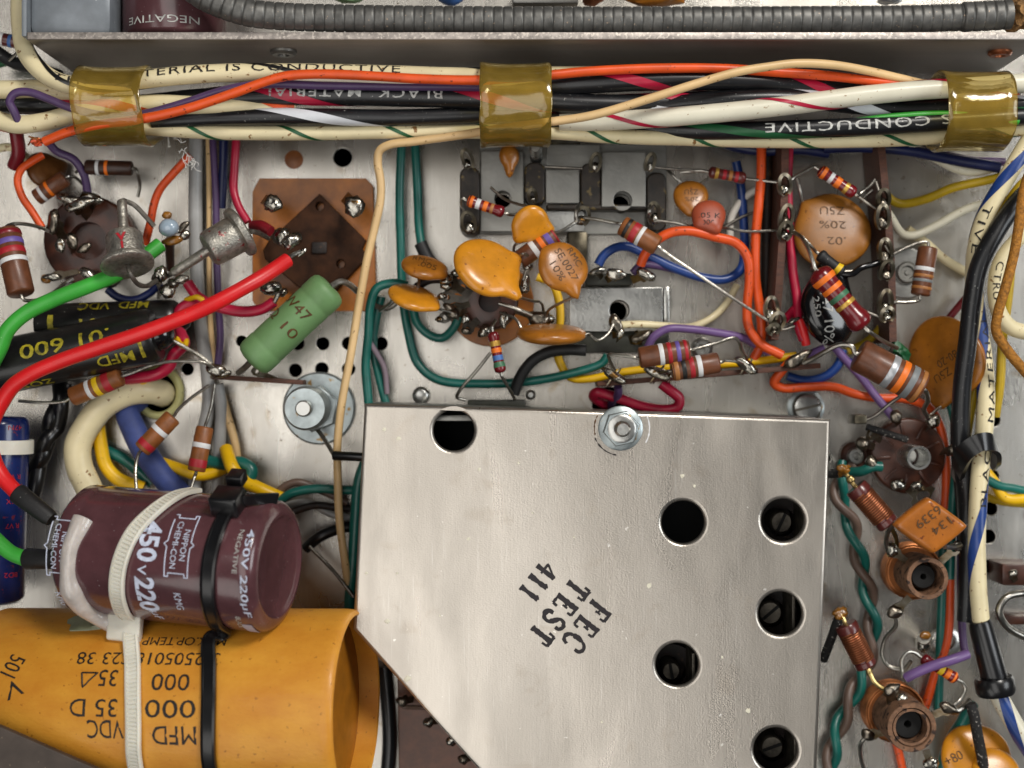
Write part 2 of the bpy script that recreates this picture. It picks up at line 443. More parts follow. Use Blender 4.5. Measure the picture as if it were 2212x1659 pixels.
mat('coral', '#a14a30', .4, var=.1)
mat('mica_brown', '#ab6420', .32, var=.14, vs=1.8, coat=.3, speck=('#6e3410', 8, 0.625))
mat('carbon_brown', '#6b3e25', .42, var=.16, vs=5, coat=.1)
mat('carbon_tan', '#8a5228', .45, var=.14, vs=5)
mat('carbon_dark', '#3b2318', .4, var=.2, vs=5)
mat('film_red', '#6d1119', .26, var=.12, coat=.35)
mat('film_brown', '#5c2420', .3, var=.15, coat=.3)
mat('band_white', '#dcdcdc', .45, var=.05)
mat('band_silver', '#b9bcc0', .35, metal=.5, var=.06)
mat('band_orange', '#ec7418', .45, var=.06)
mat('band_red', '#a8202a', .45, var=.08)
mat('band_purple', '#6a56a0', .45, var=.06)
mat('band_yellow', '#eac21a', .45, var=.06)
mat('band_black', '#1a1817', .45, var=.1)
mat('band_tan', '#a86f3a', .45, var=.08)
mat('band_gold', '#c39a44', .35, metal=.4, var=.08)
mat('band_blue', '#456fb0', .45, var=.06)
mat('band_green', '#3c6e50', .45, var=.06)
mat('band_grey', '#7c8082', .45, var=.06)
mat('green_enamel', '#6a8f5c', .5, var=.07, vs=1.3, bump=.12, bs=6)
mat('maroon_sleeve', '#5c3a3e', .2, var=.14, vs=1.4, coat=.4, speck=('#9a8a8c', 20, 0.700), bump=.05, bs=5)
mat('maroon_end', '#42201f', .35, var=.1, coat=.2)
mat('blue_film', '#17275e', .25, var=.16, coat=.4, speck=('#6a2a3a', 7, 0.625))
mat('kraft', '#d99830', .5, var=.10, vs=1.3, stretch=(.8, 1.5, 1), bump=.12, bs=14, second='#c98222', speck=('#a86a1c', 10, .66), coat=.1)
mat('kraft_end', '#a8680f', .5, var=.14, vs=1.5)
mat('film_black', '#1b1a19', .34, var=.2, vs=3, coat=.2, speck=('#77766f', 20, 0.700))
mat('gloss_black', '#101012', .16, var=.1, coat=.5, bump=.05, bs=2)
mat('phenolic', '#4a2413', .42, var=.25, vs=3, coat=.15)
mat('phenolic_strip', '#55301f', .6, var=.25, vs=6, stretch=(1, 4, 4), bump=.3, bs=16)
mat('phenolic_amber', '#a8610f', .42, var=.2, vs=1.6, coat=.15)
mat('bakelite', '#22130b', .55, var=.4, vs=3, speck=('#4a3320', 5, .62))
mat('bakelite_green', '#33342a', .5, var=.3, vs=3)
mat('post_brown', '#2b2219', .5, var=.35, vs=4, speck=('#6b5a34', 6, .6))
mat('socket_brown', '#3d2414', .7, var=.3, vs=2.5, spec=.2)
mat('coil_form', '#7c5a42', .75, var=.25, vs=6, speck=('#2e1c12', 7, 0.565), bump=.3, bs=14)
mat('copper', '#9c6138', .38, metal=.8, var=.15, vs=4)
mat('copper_dark', '#a86846', .36, metal=.8, var=.15, vs=4)
mat('gold_tinned', '#b9a06a', .3, metal=1, var=.15, vs=8)
mat('tinned', '#a9a59c', .3, metal=1, var=.12, vs=6, bump=.15, bs=22)
mat('tinned_dull', '#8d8880', .42, metal=.9, var=.2, vs=8)
mat('solder', '#b0aca2', .24, metal=1, var=.25, vs=5, bump=.22, bs=7, rvar=.12, speck=('#5d4526', 5, .60))
mat('solder_dull', '#847c70', .3, metal=1, var=.25, vs=5, bump=.4, bs=9)
mat('lug_metal', '#a09a8c', .34, metal=1, var=.22, vs=4, second='#6f5c3c')
mat('lug_dark', '#5b5548', .4, metal=.9, var=.25, vs=4)
mat('dark_metal', '#6a645a', .5, metal=.6, var=.3, vs=4)  # plain dark grey-brown metal
mat('steel', '#bcbcb8', .3, metal=.95, var=.05, vs=1.5, rvar=.06, bump=.08, bs=14)
mat('steel_dull', '#94938e', .42, metal=.85, var=.07, vs=1.2, bump=.08, bs=12)
mat('zinc', '#aab3b4', .36, metal=.75, var=.12, vs=4, speck=('#9a7a44', 5, 0.645))
mat('diode_metal', '#b0aca2', .42, metal=.85, var=.2, vs=9, speck=('#a04a4c', 5.5, .63), bump=.35, bs=24)
mat('conduit', '#6f6e6b', .5, metal=.7, var=.2, vs=4, speck=('#a89684', 17, 0.665))
mat('wall_metal', '#857d76', .45, metal=.75, var=.16, vs=1.2, stretch=(.25, 1, 2), speck=('#a8a49c', 22, 0.700), rvar=.08)
mat('wall_edge', '#b3aaa3', .5, metal=.6, var=.2, vs=8, speck=('#cfc6bc', 15, 0.545))
mat('grey_paint', '#80868c', .4, metal=.3, var=.12, vs=1.4, speck=('#d5d8da', 7, .69))
mat('dark_bracket', '#4a4039', .55, metal=.3, var=.12, vs=2.5, speck=('#9c8a72', 18, 0.700))
mat('shade_black', '#0d0d0d', .8, var=.2)  # near-black puts the shade of holes, slots and interiors into the colour
mat('pearl', '#9fb0bf', .12, var=.08, coat=.8)
mat('flux', '#8a5a18', .3, var=.3, vs=8, coat=.4)
mat('nylon', '#e2ded0', .42, var=.05, sss=.25)
mat('hot_glue', '#d6cdc6', .22, var=.1, vs=3, trans=.15, coat=.6, bump=.5, bs=5, sss=.3)
mat('glue_green', '#a3a988', .35, var=.12, trans=.35, bump=.3, bs=6)
mat('ink_white', '#cfd6ea', .5, var=.1, vs=9)
mat('ink_offwhite', '#c2c2bd', .5, var=.25, vs=9)
mat('ink_black', '#1d1712', .6, var=.3, vs=9)
mat('ink_dark', '#5a3a14', .6, var=.2, vs=9)
mat('ink_yellow', '#a89a22', .5, var=.3, vs=8)
mat('stamp_ink', '#1a1016', .5, var=.3, vs=12)
mat('band_sleeve', '#a9abc0', .4, var=.08)
mat('cloth_tan', '#9c7446', .9, var=.3, vs=8, bump=1, bs=12)
mat('fibre', '#d4d2cd', .8, var=.1)
mat('pale_green', '#8fb382', .5, var=.1)
mat('grommet', '#b8b47a', .45, var=.1, coat=.1)
mat('clip_plastic', '#d8a52a', .2, var=.1, trans=.86, ior=1.32, coat=.2, spec=.4)
# clear amber plastic: thin, slightly cloudy
def amber_plastic():
    m = bpy.data.materials.new('clear_amber'); m.use_nodes = True; nt = m.node_tree; nt.nodes.clear()
    N = nt.nodes.new; L = nt.links.new
    o = N('ShaderNodeOutputMaterial'); tr = N('ShaderNodeBsdfTransparent'); tr.inputs[0].default_value = (.995, .955, .75, 1)
    df = N('ShaderNodeBsdfPrincipled'); df.inputs['Base Color'].default_value = lin('#e6bc4c'); df.inputs['Roughness'].default_value = .2
    df.inputs['Coat Weight'].default_value = .3
    n = N('ShaderNodeTexNoise'); n.inputs['Scale'].default_value = 3; tc = N('ShaderNodeTexCoord'); L(tc.outputs['Object'], n.inputs['Vector'])
    fr = N('ShaderNodeFresnel'); fr.inputs[0].default_value = 1.55
    mr = N('ShaderNodeMapRange'); mr.inputs['To Min'].default_value = .12; mr.inputs['To Max'].default_value = .3; L(n.outputs['Fac'], mr.inputs['Value'])
    gl = N('ShaderNodeBsdfGlossy'); gl.inputs['Roughness'].default_value = .09
    bpn = N('ShaderNodeBump'); bpn.inputs['Strength'].default_value = .25; bpn.inputs['Distance'].default_value = .05; L(n.outputs['Fac'], bpn.inputs['Height']); L(bpn.outputs[0], gl.inputs['Normal'])
    mx = N('ShaderNodeMixShader'); L(mr.outputs[0], mx.inputs[0]); L(tr.outputs[0], mx.inputs[1]); L(df.outputs[0], mx.inputs[2])
    m2 = N('ShaderNodeMixShader'); L(fr.outputs[0], m2.inputs[0]); L(mx.outputs[0], m2.inputs[1]); L(gl.outputs[0], m2.inputs[2]); L(m2.outputs[0], o.inputs[0])
    MATS['clear_amber'] = m
amber_plastic()
def sheet_metal(name, c_hi, c_lo, rough, rvar, metal, grain, gs, streak, speckcol, speck_th, stain, stain_th, dark=None, scratch=.0):
    m = bpy.data.materials.new(name); m.use_nodes = True; nt = m.node_tree; b = nt.nodes['Principled BSDF']; N = nt.nodes.new; L = nt.links.new
    tc = N('ShaderNodeTexCoord')
    def nz(scale, detail=4, st=(1, 1, 1), rot=0, dist=0):
        mp = N('ShaderNodeMapping'); mp.inputs['Scale'].default_value = st; mp.inputs['Rotation'].default_value = (0, 0, R(rot)); L(tc.outputs['Object'], mp.inputs['Vector'])
        n = N('ShaderNodeTexNoise'); n.inputs['Scale'].default_value = scale; n.inputs['Detail'].default_value = detail; n.inputs['Distortion'].default_value = dist; L(mp.outputs[0], n.inputs['Vector']); return n
    def ramp(src, a, bb, ca=(0, 0, 0, 1), cb=(1, 1, 1, 1)):
        r = N('ShaderNodeValToRGB'); r.color_ramp.elements[0].position = a; r.color_ramp.elements[1].position = bb
        r.color_ramp.elements[0].color = ca; r.color_ramp.elements[1].color = cb; L(src, r.inputs[0]); return r
    def mix(fac, a, bcol):
        x = N('ShaderNodeMix'); x.data_type = 'RGBA'; L(fac, x.inputs[0]); L(a, x.inputs[6]); x.inputs[7].default_value = lin(bcol); return x.outputs[2]
    big = nz(.5, 5, (1, .3, 1), 5, dist=.4); c = ramp(big.outputs['Fac'], .32, .68, lin(c_lo), lin(c_hi)).outputs[0]
    st = nz(1.7, 6, dist=.6); c = mix(ramp(st.outputs['Fac'], stain_th, stain_th+.1, cb=(.7, .7, .7, 1)).outputs[0], c, stain)
    sp = nz(6, 2); c = mix(ramp(sp.outputs['Fac'], speck_th, speck_th+.02).outputs[0], c, speckcol)
    if dark: ds = nz(8, 3); c = mix(ramp(ds.outputs['Fac'], dark, dark+.03).outputs[0], c, '#5a4632')
    facs = []
    for (sc, st_, rot, th) in ((1.3, (22, .5, 1), 12, .70), (1.1, (26, .45, 1), -34, .715), (1.5, (20, .6, 1), 71, .72)):
        if scratch: sn = nz(sc, 2, st_, rot); c = mix(ramp(sn.outputs['Fac'], th-.02, th+.02, cb=(scratch,)*3+(1,)).outputs[0], c, '#f3f1ec')
    L(c, b.inputs['Base Color'])
    b.inputs['Metallic'].default_value = metal
    sm = nz(.8, 4, (1.4, .35, 1), 4, dist=.7); g = nz(gs, 3, (1, 1.6, 1), 25); s2 = nz(5, 3, (16, .3, 1), 3)
    rr = N('ShaderNodeMapRange'); rr.inputs['From Min'].default_value = .3; rr.inputs['From Max'].default_value = .7; rr.inputs['To Min'].default_value = rough-rvar; rr.inputs['To Max'].default_value = rough+rvar; L(sm.outputs['Fac'], rr.inputs['Value']); L(rr.outputs[0], b.inputs['Roughness'])
    add = N('ShaderNodeMath'); add.operation = 'MULTIPLY_ADD'; L(s2.outputs['Fac'], add.inputs[0]); add.inputs[1].default_value = streak; L(g.outputs['Fac'], add.inputs[2])
    wav = nz(.8, 2); ad2 = N('ShaderNodeMath'); ad2.operation = 'MULTIPLY_ADD'; L(wav.outputs['Fac'], ad2.inputs[0]); ad2.inputs[1].default_value = 3.0; L(add.outputs[0], ad2.inputs[2])
    bp = N('ShaderNodeBump'); bp.inputs['Strength'].default_value = grain; bp.inputs['Distance'].default_value = .02; L(ad2.outputs[0], bp.inputs['Height']); L(bp.outputs[0], b.inputs['Normal'])
    MATS[name] = m
sheet_metal('chassis_aluminium', '#cdc9c1', '#b2ada4', .27, .07, .93, .14, 30, 1.6, '#a59a8c', .72, '#a5967f', .63, .715, .2)
sheet_metal('lid_metal', '#c6bfb5', '#b5aea4', .33, .08, .92, .15, 26, .5, '#e6e2da', .745, '#b5aca0', .60, None, .16)

# ================================================================== setting
hl = []
def hole(px, py, r): p = P(px, py, 0); hl.append((p.x, p.y, r*S0))
for q in ((740, 340, 20), (697, 742, 14), (643, 742, 14), (753, 742, 14), (823, 742, 14), (638, 800, 14), (695, 797, 14), (753, 797, 14), (405, 797, 13), (522, 737, 12),
          (2146, 907, 15), (2144, 1029, 14), (2141, 1099, 14), (2136, 1159, 15), (2136, 1224, 14), (1365, 1175, 10), (1785, 990, 9), (200, 730, 16), (1315, 872, 36), (1730, 1240, 9), (345, 850, 44)): hole(*q)
for x, y, z, r in ((1086, 430, .55, 17), (1345, 433, .7, 19), (1338, 670, .55, 20), (2004, 1250, 1.75, 33), (1970, 1572, 2.0, 33)): q = P(x, y, z); hl.append((q.x, q.y, r*S0))
b = 15.0
me = plate_mesh([(-b, -11), (b, -11), (b, 11), (-b, 11)], hl, -.12, 0, .012, 26)
fl = link(me, 'chassis_floor', 'chassis_aluminium'); props(fl, kind='structure')
cav = link(box_mesh(Vector((0, 0, -4.6)), Vector((15.1, 0, 0)), Vector((0, 11.1, 0)), Vector((0, 0, .5)), 0), 'shade_tray', 'shade_black'); props(cav, kind='structure')
# added tray and skirt shut out light so the floor holes look dark
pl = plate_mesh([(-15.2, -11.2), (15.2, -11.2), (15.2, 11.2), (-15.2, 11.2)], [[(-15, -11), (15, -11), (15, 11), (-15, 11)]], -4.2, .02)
sk = link(pl, 'light_skirt', 'chassis_aluminium'); props(sk, kind='structure')

# ---- partition wall along the top of the frame
wz = 2.9
a = P(58, 86, wz); bb = P(2260, 86, wz); ymid = P(0, 78, wz).y
wall = thing('partition_wall', (a.x, ymid, 0), 'long upright dull metal partition running behind the wire bundle', 'metal partition')
link(box_mesh(Vector(((a.x+bb.x)/2, ymid, wz/2+.0)), Vector(((bb.x-a.x)/2, 0, 0)), Vector((0, .075, 0)), Vector((0, 0, wz/2)), .012), 'panel', 'wall_metal', wall)
link(box_mesh(Vector(((a.x+bb.x)/2, ymid+.004, wz+.012)), Vector(((bb.x-a.x)/2-.02, 0, 0)), Vector((0, .066, 0)), Vector((0, 0, .012)), .006), 'bare_edge', 'wall_edge', wall)
fx = P(52, 60, wz).x
link(box_mesh(Vector((fx, ymid+1.6, wz/2+.02)), Vector((.05, 0, 0)), Vector((0, 1.6, 0)), Vector((0, 0, wz/2-.02)), .012), 'flange', 'grey_paint', wall)
for (x, z, r) in ((612, 2.0, .27), (2160, 1.95, .24)):
    X = P(x, 115, z).x; c = Vector((X, ymid-.075, z))
    link(lathe_mesh(c, c+Vector((0, -.09, 0)), [(0, r), (.5, r), (1, r*.8), (1, r*.45), (.3, r*.36), (.3, 0)], 24), 'eyelet', 'copper_dark' if x > 2000 else 'steel_dull', wall)
# ---- things beyond the wall
o = link(box_px(62, -60, 240, 74, 0, 2.72, .14), 'metal_can', 'grey_paint', None, P(150, 20, 0)); props(o, 'scuffed grey metal can behind the partition at top left', 'metal can')
A, B = P(378, -190, 1.75), P(378, 95, 1.75); r = 1.03
cp = thing('electrolytic_capacitor', A, 'maroon sleeved capacitor behind the partition with NEGATIVE lettering', 'capacitor')
link(lathe_mesh(A, B, [(0, .6), (0, .9*r), (.03, r), (.965, r), (.99, .93*r), (1, .8*r), (1, .0)], 40), 'sleeve', 'maroon_sleeve', cp, sharp=50)
cyl_text(cp, 'NEGATIVE', A, B, r, .905, 2, .17*9.0, .145, 270, 'ink_offwhite')
d, sd, u = axes(B-A)
# flexible conduit
pts = [P(*q) for q in ((395, -40, 3.0), (440, -8, 3.05), (490, 14, 3.05), (545, 29, 3.0), (620, 36, 2.9), (760, 40, 2.8), (1000, 43, 2.75), (1300, 44, 2.75), (1700, 43, 2.75), (1950, 41, 2.8), (2085, 37, 2.8))]
p = smooth(pts, 12); A_ = arclen(p)
def resample(p, step):
    A = arclen(p); out = []; i = 0; a = 0
    while a < A[-1]:
        while A[i+1] < a: i += 1
        k = (a-A[i])/(A[i+1]-A[i]); out.append(p[i].lerp(p[i+1], k)); a += step
    return out
rib = .193; dense = resample(p, rib/10); prof7 = (.93, .985, 1, 1, 1, 1, 1, 1, 1, .99)
rad = [.265*prof7[i % 10] for i in range(len(dense))]
cd = link(tube_mesh(dense, rad, 22), 'flexible_conduit', 'conduit', None, dense[0], 50); props(cd, 'ribbed grey flexible metal conduit lying along the top edge', 'conduit')
p2 = smooth([P(2078, 37, 2.82), P(2130, 34, 2.84), P(2182, 31, 2.85)], 12); dense = resample(p2, rib/10)
ff = tube_mesh(dense, [.29*prof7[i % 10] for i in range(len(dense))], 22); link(ff, 'end_ferrule', 'conduit', cd, sharp=50)
SEED[0] = 3
o = link(blob_mesh(P(2208, 30, 2.6), .35, .28, .3, 0, 5, .5, 24, 16, 2.2), 'cloth_wad', 'cloth_tan', None, P(2208, 30, 2.3)); props(o, 'tan fibrous cloth packing at the conduit end', 'packing')
# strip of parts seen above the conduit
def lump(name, x0, x1, y1, z, m, label, cat, seed=1):
    o = link(blob_mesh(P((x0+x1)/2, y1-14, z), (x1-x0)/2*s_at(z), 16*s_at(z), .3, 0, seed, .2), name, m, None, P((x0+x1)/2, y1-14, z)); props(o, label, cat)
lump('green_capacitor', 725, 790, 5, 1.2, 'pale_green', 'pale green part edge above the conduit at its left', 'capacitor')
lump('blue_capacitor', 945, 1003, 9, 1.2, 'band_blue', 'blue and white part above the middle of the conduit', 'capacitor', 4)
lump('solder_tag', 1255, 1305, 10, 1.5, 'copper_dark', 'small copper coloured tag above the middle of the conduit', 'tag', 8)
lump('copper_trimmer', 1350, 1480, 12, 1.2, 'amber_deep', 'long amber part above the conduit right of centre', 'capacitor', 11)
lump('glass_bead', 1895, 1950, 8, 1.6, 'pearl', 'small glass bead above the conduit near its right end', 'bead', 13)
o = link(box_px(1106, -40, 1250, 7, 0, 1.2, .05), 'steel_bracket', 'steel_dull', None, P(1180, -10, 0)); props(o, 'pale steel bracket corner above the middle of the conduit', 'bracket')

# ================================================================== wire bundle
GB = None
w1 = wire('text_wire', [(44, -25, 2.15), (44, 50, 2.2), (54, 108, 2.3), (85, 150, 2.42), (130, 178, 2.48), (180, 186, 2.45), (260, 178, 2.42), (340, 168, 2.4), (450, 159, 2.4), (600, 157, 2.38), (800, 160, 2.36), (1000, 166, 2.32), (1110, 166, 2.28), (1200, 163, 2.2), (1400, 165, 2.0)], 20, 'cream',
      'thick cream wire printed CONDUCTIVE along the top of the bundle', stripe=('black_clean', 3.2, 26, 150))
p, r_ = PATHS[w1.name]
path_text(w1, p, r_, 'THIS MATERIAL IS CONDUCTIVE', 490, 158, 750*s_at(2.4), 19*s_at(2.4), -27, 0, 'ink_black')
w2 = wire('orange_wire', [(96, 306, 2.5), (150, 284, 2.62), (220, 268, 2.75), (300, 258, 2.8), (400, 236, 2.82), (500, 203, 2.8), (580, 174, 2.78), (620, 164, 2.77), (690, 160, 2.76), (800, 164, 2.74), (900, 170, 2.72), (1040, 173, 2.7), (1110, 168, 2.7), (1190, 162, 2.68), (1260, 155, 2.62), (1400, 148, 2.55), (1560, 148, 2.5), (1680, 156, 2.4), (1800, 165, 2.4), (1900, 177, 2.36), (1980, 186, 2.25), (2060, 192, 2.15), (2200, 196, 2.1)], 10.5, 'orange',
      'long orange wire over the bundle with its frayed left end cut')
SEED[0] = 21
link(blob_mesh(P(82, 308, 2.5), .12, .07, .07, .3, 21, .7, 16, 10, 2.6), 'frayed_end', 'orange_dull', w2)
for k in range(5):
    q = [P(92, 306, 2.5), P(78+random.uniform(-6, 4), 306+random.uniform(-9, 10), 2.55), P(62+random.uniform(-8, 8), 308+random.uniform(-14, 10), 2.55+random.uniform(-.1, .1))]
    link(tube_mesh(smooth(q, 4), .016, 6), 'copper_strand', 'copper', w2)
wire('purple_wire', [(40, 262, 2.2), (30, 240, 2.3), (21, 220, 2.35), (32, 202, 2.4), (62, 199, 2.42), (105, 214, 2.42), (150, 232, 2.42), (230, 250, 2.45), (300, 248, 2.5), (400, 222, 2.5), (480, 196, 2.5), (560, 182, 2.5), (700, 185, 2.48), (850, 187, 2.44), (1000, 188, 2.4), (1060, 190, 2.35)], 9, 'purple', 'purple wire curling at the left end of the bundle')
wire('striped_wire', [(-20, 252, 2.05), (0, 261, 2.05), (40, 269, 2.08), (100, 262, 2.12), (170, 243, 2.15), (250, 230, 2.15), (340, 224, 2.15), (430, 228, 2.12), (540, 230, 2.05), (640, 232, 1.95)], 20, 'cream', 'cream wire with an orange stripe at the lower left of the bundle', stripe=('orange', 1.9, 62, 70))
wire('cream_wire', [(-20, 194, 1.95), (30, 193, 1.95), (80, 192, 1.95), (140, 200, 1.9), (220, 212, 1.85)], 20, 'cream', 'plain cream wire entering the bundle at the left edge')
w6 = wire('black_wire', [(-25, 222, 1.7), (60, 226, 1.75), (160, 228, 1.8), (300, 226, 1.85), (420, 214, 1.95), (553, 206, 2.1), (700, 206, 2.18), (850, 208, 2.2), (1000, 212, 2.2), (1110, 214, 2.2), (1230, 223, 2.2), (1350, 226, 2.15), (1480, 220, 2.1), (1600, 216, 2.05), (1720, 215, 2.0), (1850, 222, 1.9), (1950, 232, 1.85), (2060, 228, 1.8), (2200, 220, 1.8)], 22, 'black', 'thick black wire printed BLACK MATERIAL with a red stripe', stripe=('crimson', 5.1, 64, 190))
p, r_ = PATHS[w6.name]
path_text(w6, p, r_, 'BLACK  MATERIAL', 770, 207, 385*s_at(2.2), 20*s_at(2.2), -8, 180, 'ink_offwhite', .006)
w7 = wire('black_wire', [(330, 262, 1.9), (420, 256, 2.0), (553, 252, 2.1), (700, 252, 2.12), (850, 254, 2.1), (980, 250, 2.05), (1110, 244, 1.95), (1240, 240, 1.85), (1380, 250, 1.7)], 18, 'black', 'black wire with white stripe in the lower left bundle', stripe=('stripe_white', 2.05, 70, 120))
wire('green_striped_wire', [(250, 272, 1.8), (370, 280, 1.85), (470, 286, 1.88), (553, 287, 1.9), (700, 287, 1.9), (830, 284, 1.9), (950, 284, 1.9), (1060, 284, 1.88), (1200, 286, 1.86), (1320, 294, 1.86), (1500, 300, 1.86), (1659, 304, 1.86), (1850, 303, 1.86), (1990, 298, 1.86), (2100, 288, 1.86), (2240, 275, 1.86)], 16, 'cream', 'cream wire with dark green stripe along the bundle bottom', stripe=('dark_green', 9.3, 30, 60))
w11 = wire('black_wire', [(1060, 186, 2.1), (1190, 185, 2.2), (1280, 180, 2.28), (1356, 176, 2.3), (1500, 173, 2.28), (1620, 176, 2.2), (1720, 186, 2.1), (1830, 198, 2.02), (1950, 205, 1.95), (2100, 205, 1.9)], 22, 'black', 'black wire with red stripe under the orange wire at right', stripe=('crimson', 2.6, 55, 90))
wire('pale_wire', [(1640, 176, 1.95), (1760, 180, 1.98), (1850, 188, 1.98), (1950, 196, 1.9), (2080, 200, 1.85)], 15, 'cream_pale', 'short pale wire below the orange wire at the right clip')
w12 = wire('black_wire', [(1180, 255, 1.95), (1300, 250, 2.0), (1400, 236, 2.08), (1500, 222, 2.22), (1600, 214, 2.26), (1720, 214, 2.2), (1850, 226, 2.05), (1980, 236, 2.05), (2060, 232, 2.1), (2212, 226, 2.1)], 21, 'black', 'black wire with white stripe right of the middle clip', stripe=('stripe_white', 2.3, 72, 200))
wire('red_striped_wire', [(1210, 262, 2.0), (1290, 262, 2.12), (1400, 256, 2.36), (1550, 244, 2.42), (1700, 228, 2.46), (1850, 208, 2.5), (1960, 197, 2.52), (2060, 190, 2.55), (2230, 178, 2.5)], 21, 'cream_pale', 'pale cream wire with red spiral stripe at bundle right', stripe=('crimson', 2.75, 24, 230))
w13 = wire('black_wire', [(1330, 268, 1.55), (1420, 276, 1.8), (1500, 282, 1.98), (1600, 282, 2.05), (1720, 279, 2.14), (1850, 274, 2.2), (1960, 268, 2.22), (2060, 261, 2.25), (2230, 250, 2.2)], 20, 'black', 'black wire printed CONDUCTIVE at the lower right bundle', stripe=('dark_green', 1.15, 48, -110))
p, r_ = PATHS[w13.name]
path_text(w13, p, r_, 'S CONDUCTIVE', 1850, 274, 395*s_at(2.2), 21*s_at(2.2), -5, 180, 'ink_offwhite', .006)
wire('green_wire', [(1850, 262, 2.22), (1930, 252, 2.26), (2050, 247, 2.32), (2200, 262, 2.3)], 8, 'green', 'short green wire showing inside the right clip')
pe = wire('peach_wire', [(757, 1300, .75), (746, 1220, .9), (733, 1120, 1.0), (730, 1040, 1.1), (729, 960, 1.2), (740, 860, 1.2), (757, 770, 1.25), (775, 660, 1.35), (793, 560, 1.5), (812, 480, 1.6), (822, 430, 1.65), (822, 390, 1.7), (816, 352, 1.75), (820, 326, 1.85), (840, 313, 1.95), (900, 305, 2.05), (1000, 291, 2.2), (1060, 281, 2.5), (1110, 274, 2.65), (1190, 263, 2.78), (1280, 249, 2.85), (1400, 214, 2.9), (1500, 182, 2.9), (1590, 156, 2.88), (1660, 144, 2.86), (1720, 137, 2.82), (1800, 140, 2.7), (1880, 154, 2.52), (1940, 168, 2.38), (2010, 184, 2.2), (2100, 194, 2.1)], 9.2, 'peach', 'long thin peach wire running down from the bundle past the shield box')
wire('thin_pale_wire', [(600, 178, 2.42), (700, 173, 2.46), (850, 177, 2.46), (960, 182, 2.4)], 7, 'cream_pale', 'thin pale wire just below the orange wire, left of the middle clip')

# ---- amber clips
def clip(x0, x1, yc, hy, ztop, label, yshift=0, lip=None):
    zc = ztop-.85; k = s_at(ztop-.2); wd = (x1-x0)*k; cx = P((x0+x1)/2, yc, ztop).x; cy = P(0, yc, zc+.3).y; rY = hy*k; rZ = .85
    pts = []
    for i in range(25):
        a = R(-28 + 236*i/24); pts.append(Vector((cx, cy-rY*math.cos(a), zc+rZ*math.sin(a)*(1 if math.sin(a) > 0 else .9))))
    pts = [Vector((cx, cy-rY*.6, zc-1.0))] + pts
    root = thing('cable_clip', Vector((cx, cy, zc)), label, 'cable clip', 'amber plastic clips round the wire bundle')
    th = .07; n = 8; pr = [(-wd/2+wd*i/n, -th/2) for i in range(n+1)] + [(wd/2+.03, 0)] + [(wd/2-wd*i/n, th/2) for i in range(n+1)] + [(-wd/2-.03, 0)]
    me = sweep_mesh(pts, pr, Vector((1, 0, 0)))
    for v in me.vertices:
        d_ = noise.noise(Vector((v.co.x*.55, v.co.y*2.2, cx))); e_ = abs(v.co.x-cx)/(wd/2); v.co.z += .07*d_ + .05*e_**4; v.co.y += (v.co.y-cy)*(.03*noise.noise(Vector((v.co.x*1.5, cx, v.co.z)))+.035*e_**4); v.co.x += .05*noise.noise(Vector((v.co.y*2, cx*3, v.co.z)))*e_
    link(me, 'strap', 'clear_amber', root, sharp=70)
    q = pts[-3:] ; e = [pts[-1], pts[-1]+Vector((0, .02, -.3))]
    return root
clip(155, 300, 224, 82, 3.0, 'amber plastic clip round the bundle at the left')
clip(1040, 1188, 222, 86, 3.05, 'amber plastic clip round the middle of the bundle')
clip(2052, 2195, 236, 82, 3.0, 'amber plastic clip round the bundle at the right edge')
# lint caught under the left clip
fb = bmesh.new()
for k in range(15):
    q = [P(372+random.uniform(-10, 10), 296+random.uniform(-10, 16), 1.9)]
    d = Vector((random.uniform(-.2, .5), random.uniform(-.9, -.1), random.uniform(-.3, .2)))
    tt = random.random(); base = P(370+45*tt+random.uniform(-6, 6), 292+58*tt+random.uniform(-6, 6), 1.8); q = [base]
    for j in range(4): q.append(q[-1] + d*.07 + Vector((random.uniform(-.07, .07), random.uniform(-.07, .07), random.uniform(-.04, .04))))
    fb.from_mesh(tube_mesh(smooth(q, 3), .007, 4))
o = link(bm_mesh(fb), 'lint_tuft', 'fibre', None, P(385, 310, 1.8)); props(o, 'tuft of white lint caught below the left clip', 'lint')
# ================================================================== shield box (lid seen from above)
lz = 3.2
def L2(px, py): q = P(px, py, lz); return (q.x, q.y)
box = thing('shield_box', P(1300, 1250, 0), 'pale metal shield box with chamfered corner and round holes', 'shield box')
lh = [(980, 930, 44), (1476, 1128, 46), (1692, 1124, 46), (1686, 1326, 47), (1463, 1436, 46), (1676, 1620, 47)]
outl = [L2(787, 872), L2(1795, 906), L2(1763, 1720), L2(1085, 1720), L2(762, 1360)]
holes = []
for x, y, r in lh: q = P(x, y, lz); holes.append((q.x, q.y, r*s_at(lz)))
link(plate_mesh(outl, holes, lz-.17, lz, .075, 48), 'lid', 'lid_metal', box, sharp=60)
cxy = sum((Vector(q) for q in outl), Vector((0, 0)))/len(outl)
ins = [tuple(Vector(q) + (cxy-Vector(q)).normalized()*.05) for q in outl]
def wall_strip(a, b, name):
    a, b = Vector((a[0], a[1], 0)), Vector((b[0], b[1], 0)); d = (b-a); n = Vector((-d.y, d.x, 0)).normalized()*.035
    c = (a+b)/2; c.z = lz/2-.06
    link(box_mesh(c, d/2, n, Vector((0, 0, lz/2-.1)), .008), name, 'steel_dull', box)
for i in range(5): wall_strip(ins[i], ins[(i+1) % 5], 'side_wall')
link(plate_mesh([tuple(Vector(q) + (cxy-Vector(q)).normalized()*.2) for q in outl], [], lz-2.2, lz-2.12), 'inner_deck', 'shade_black', box)  # black deck carries the shade inside the box in its colour
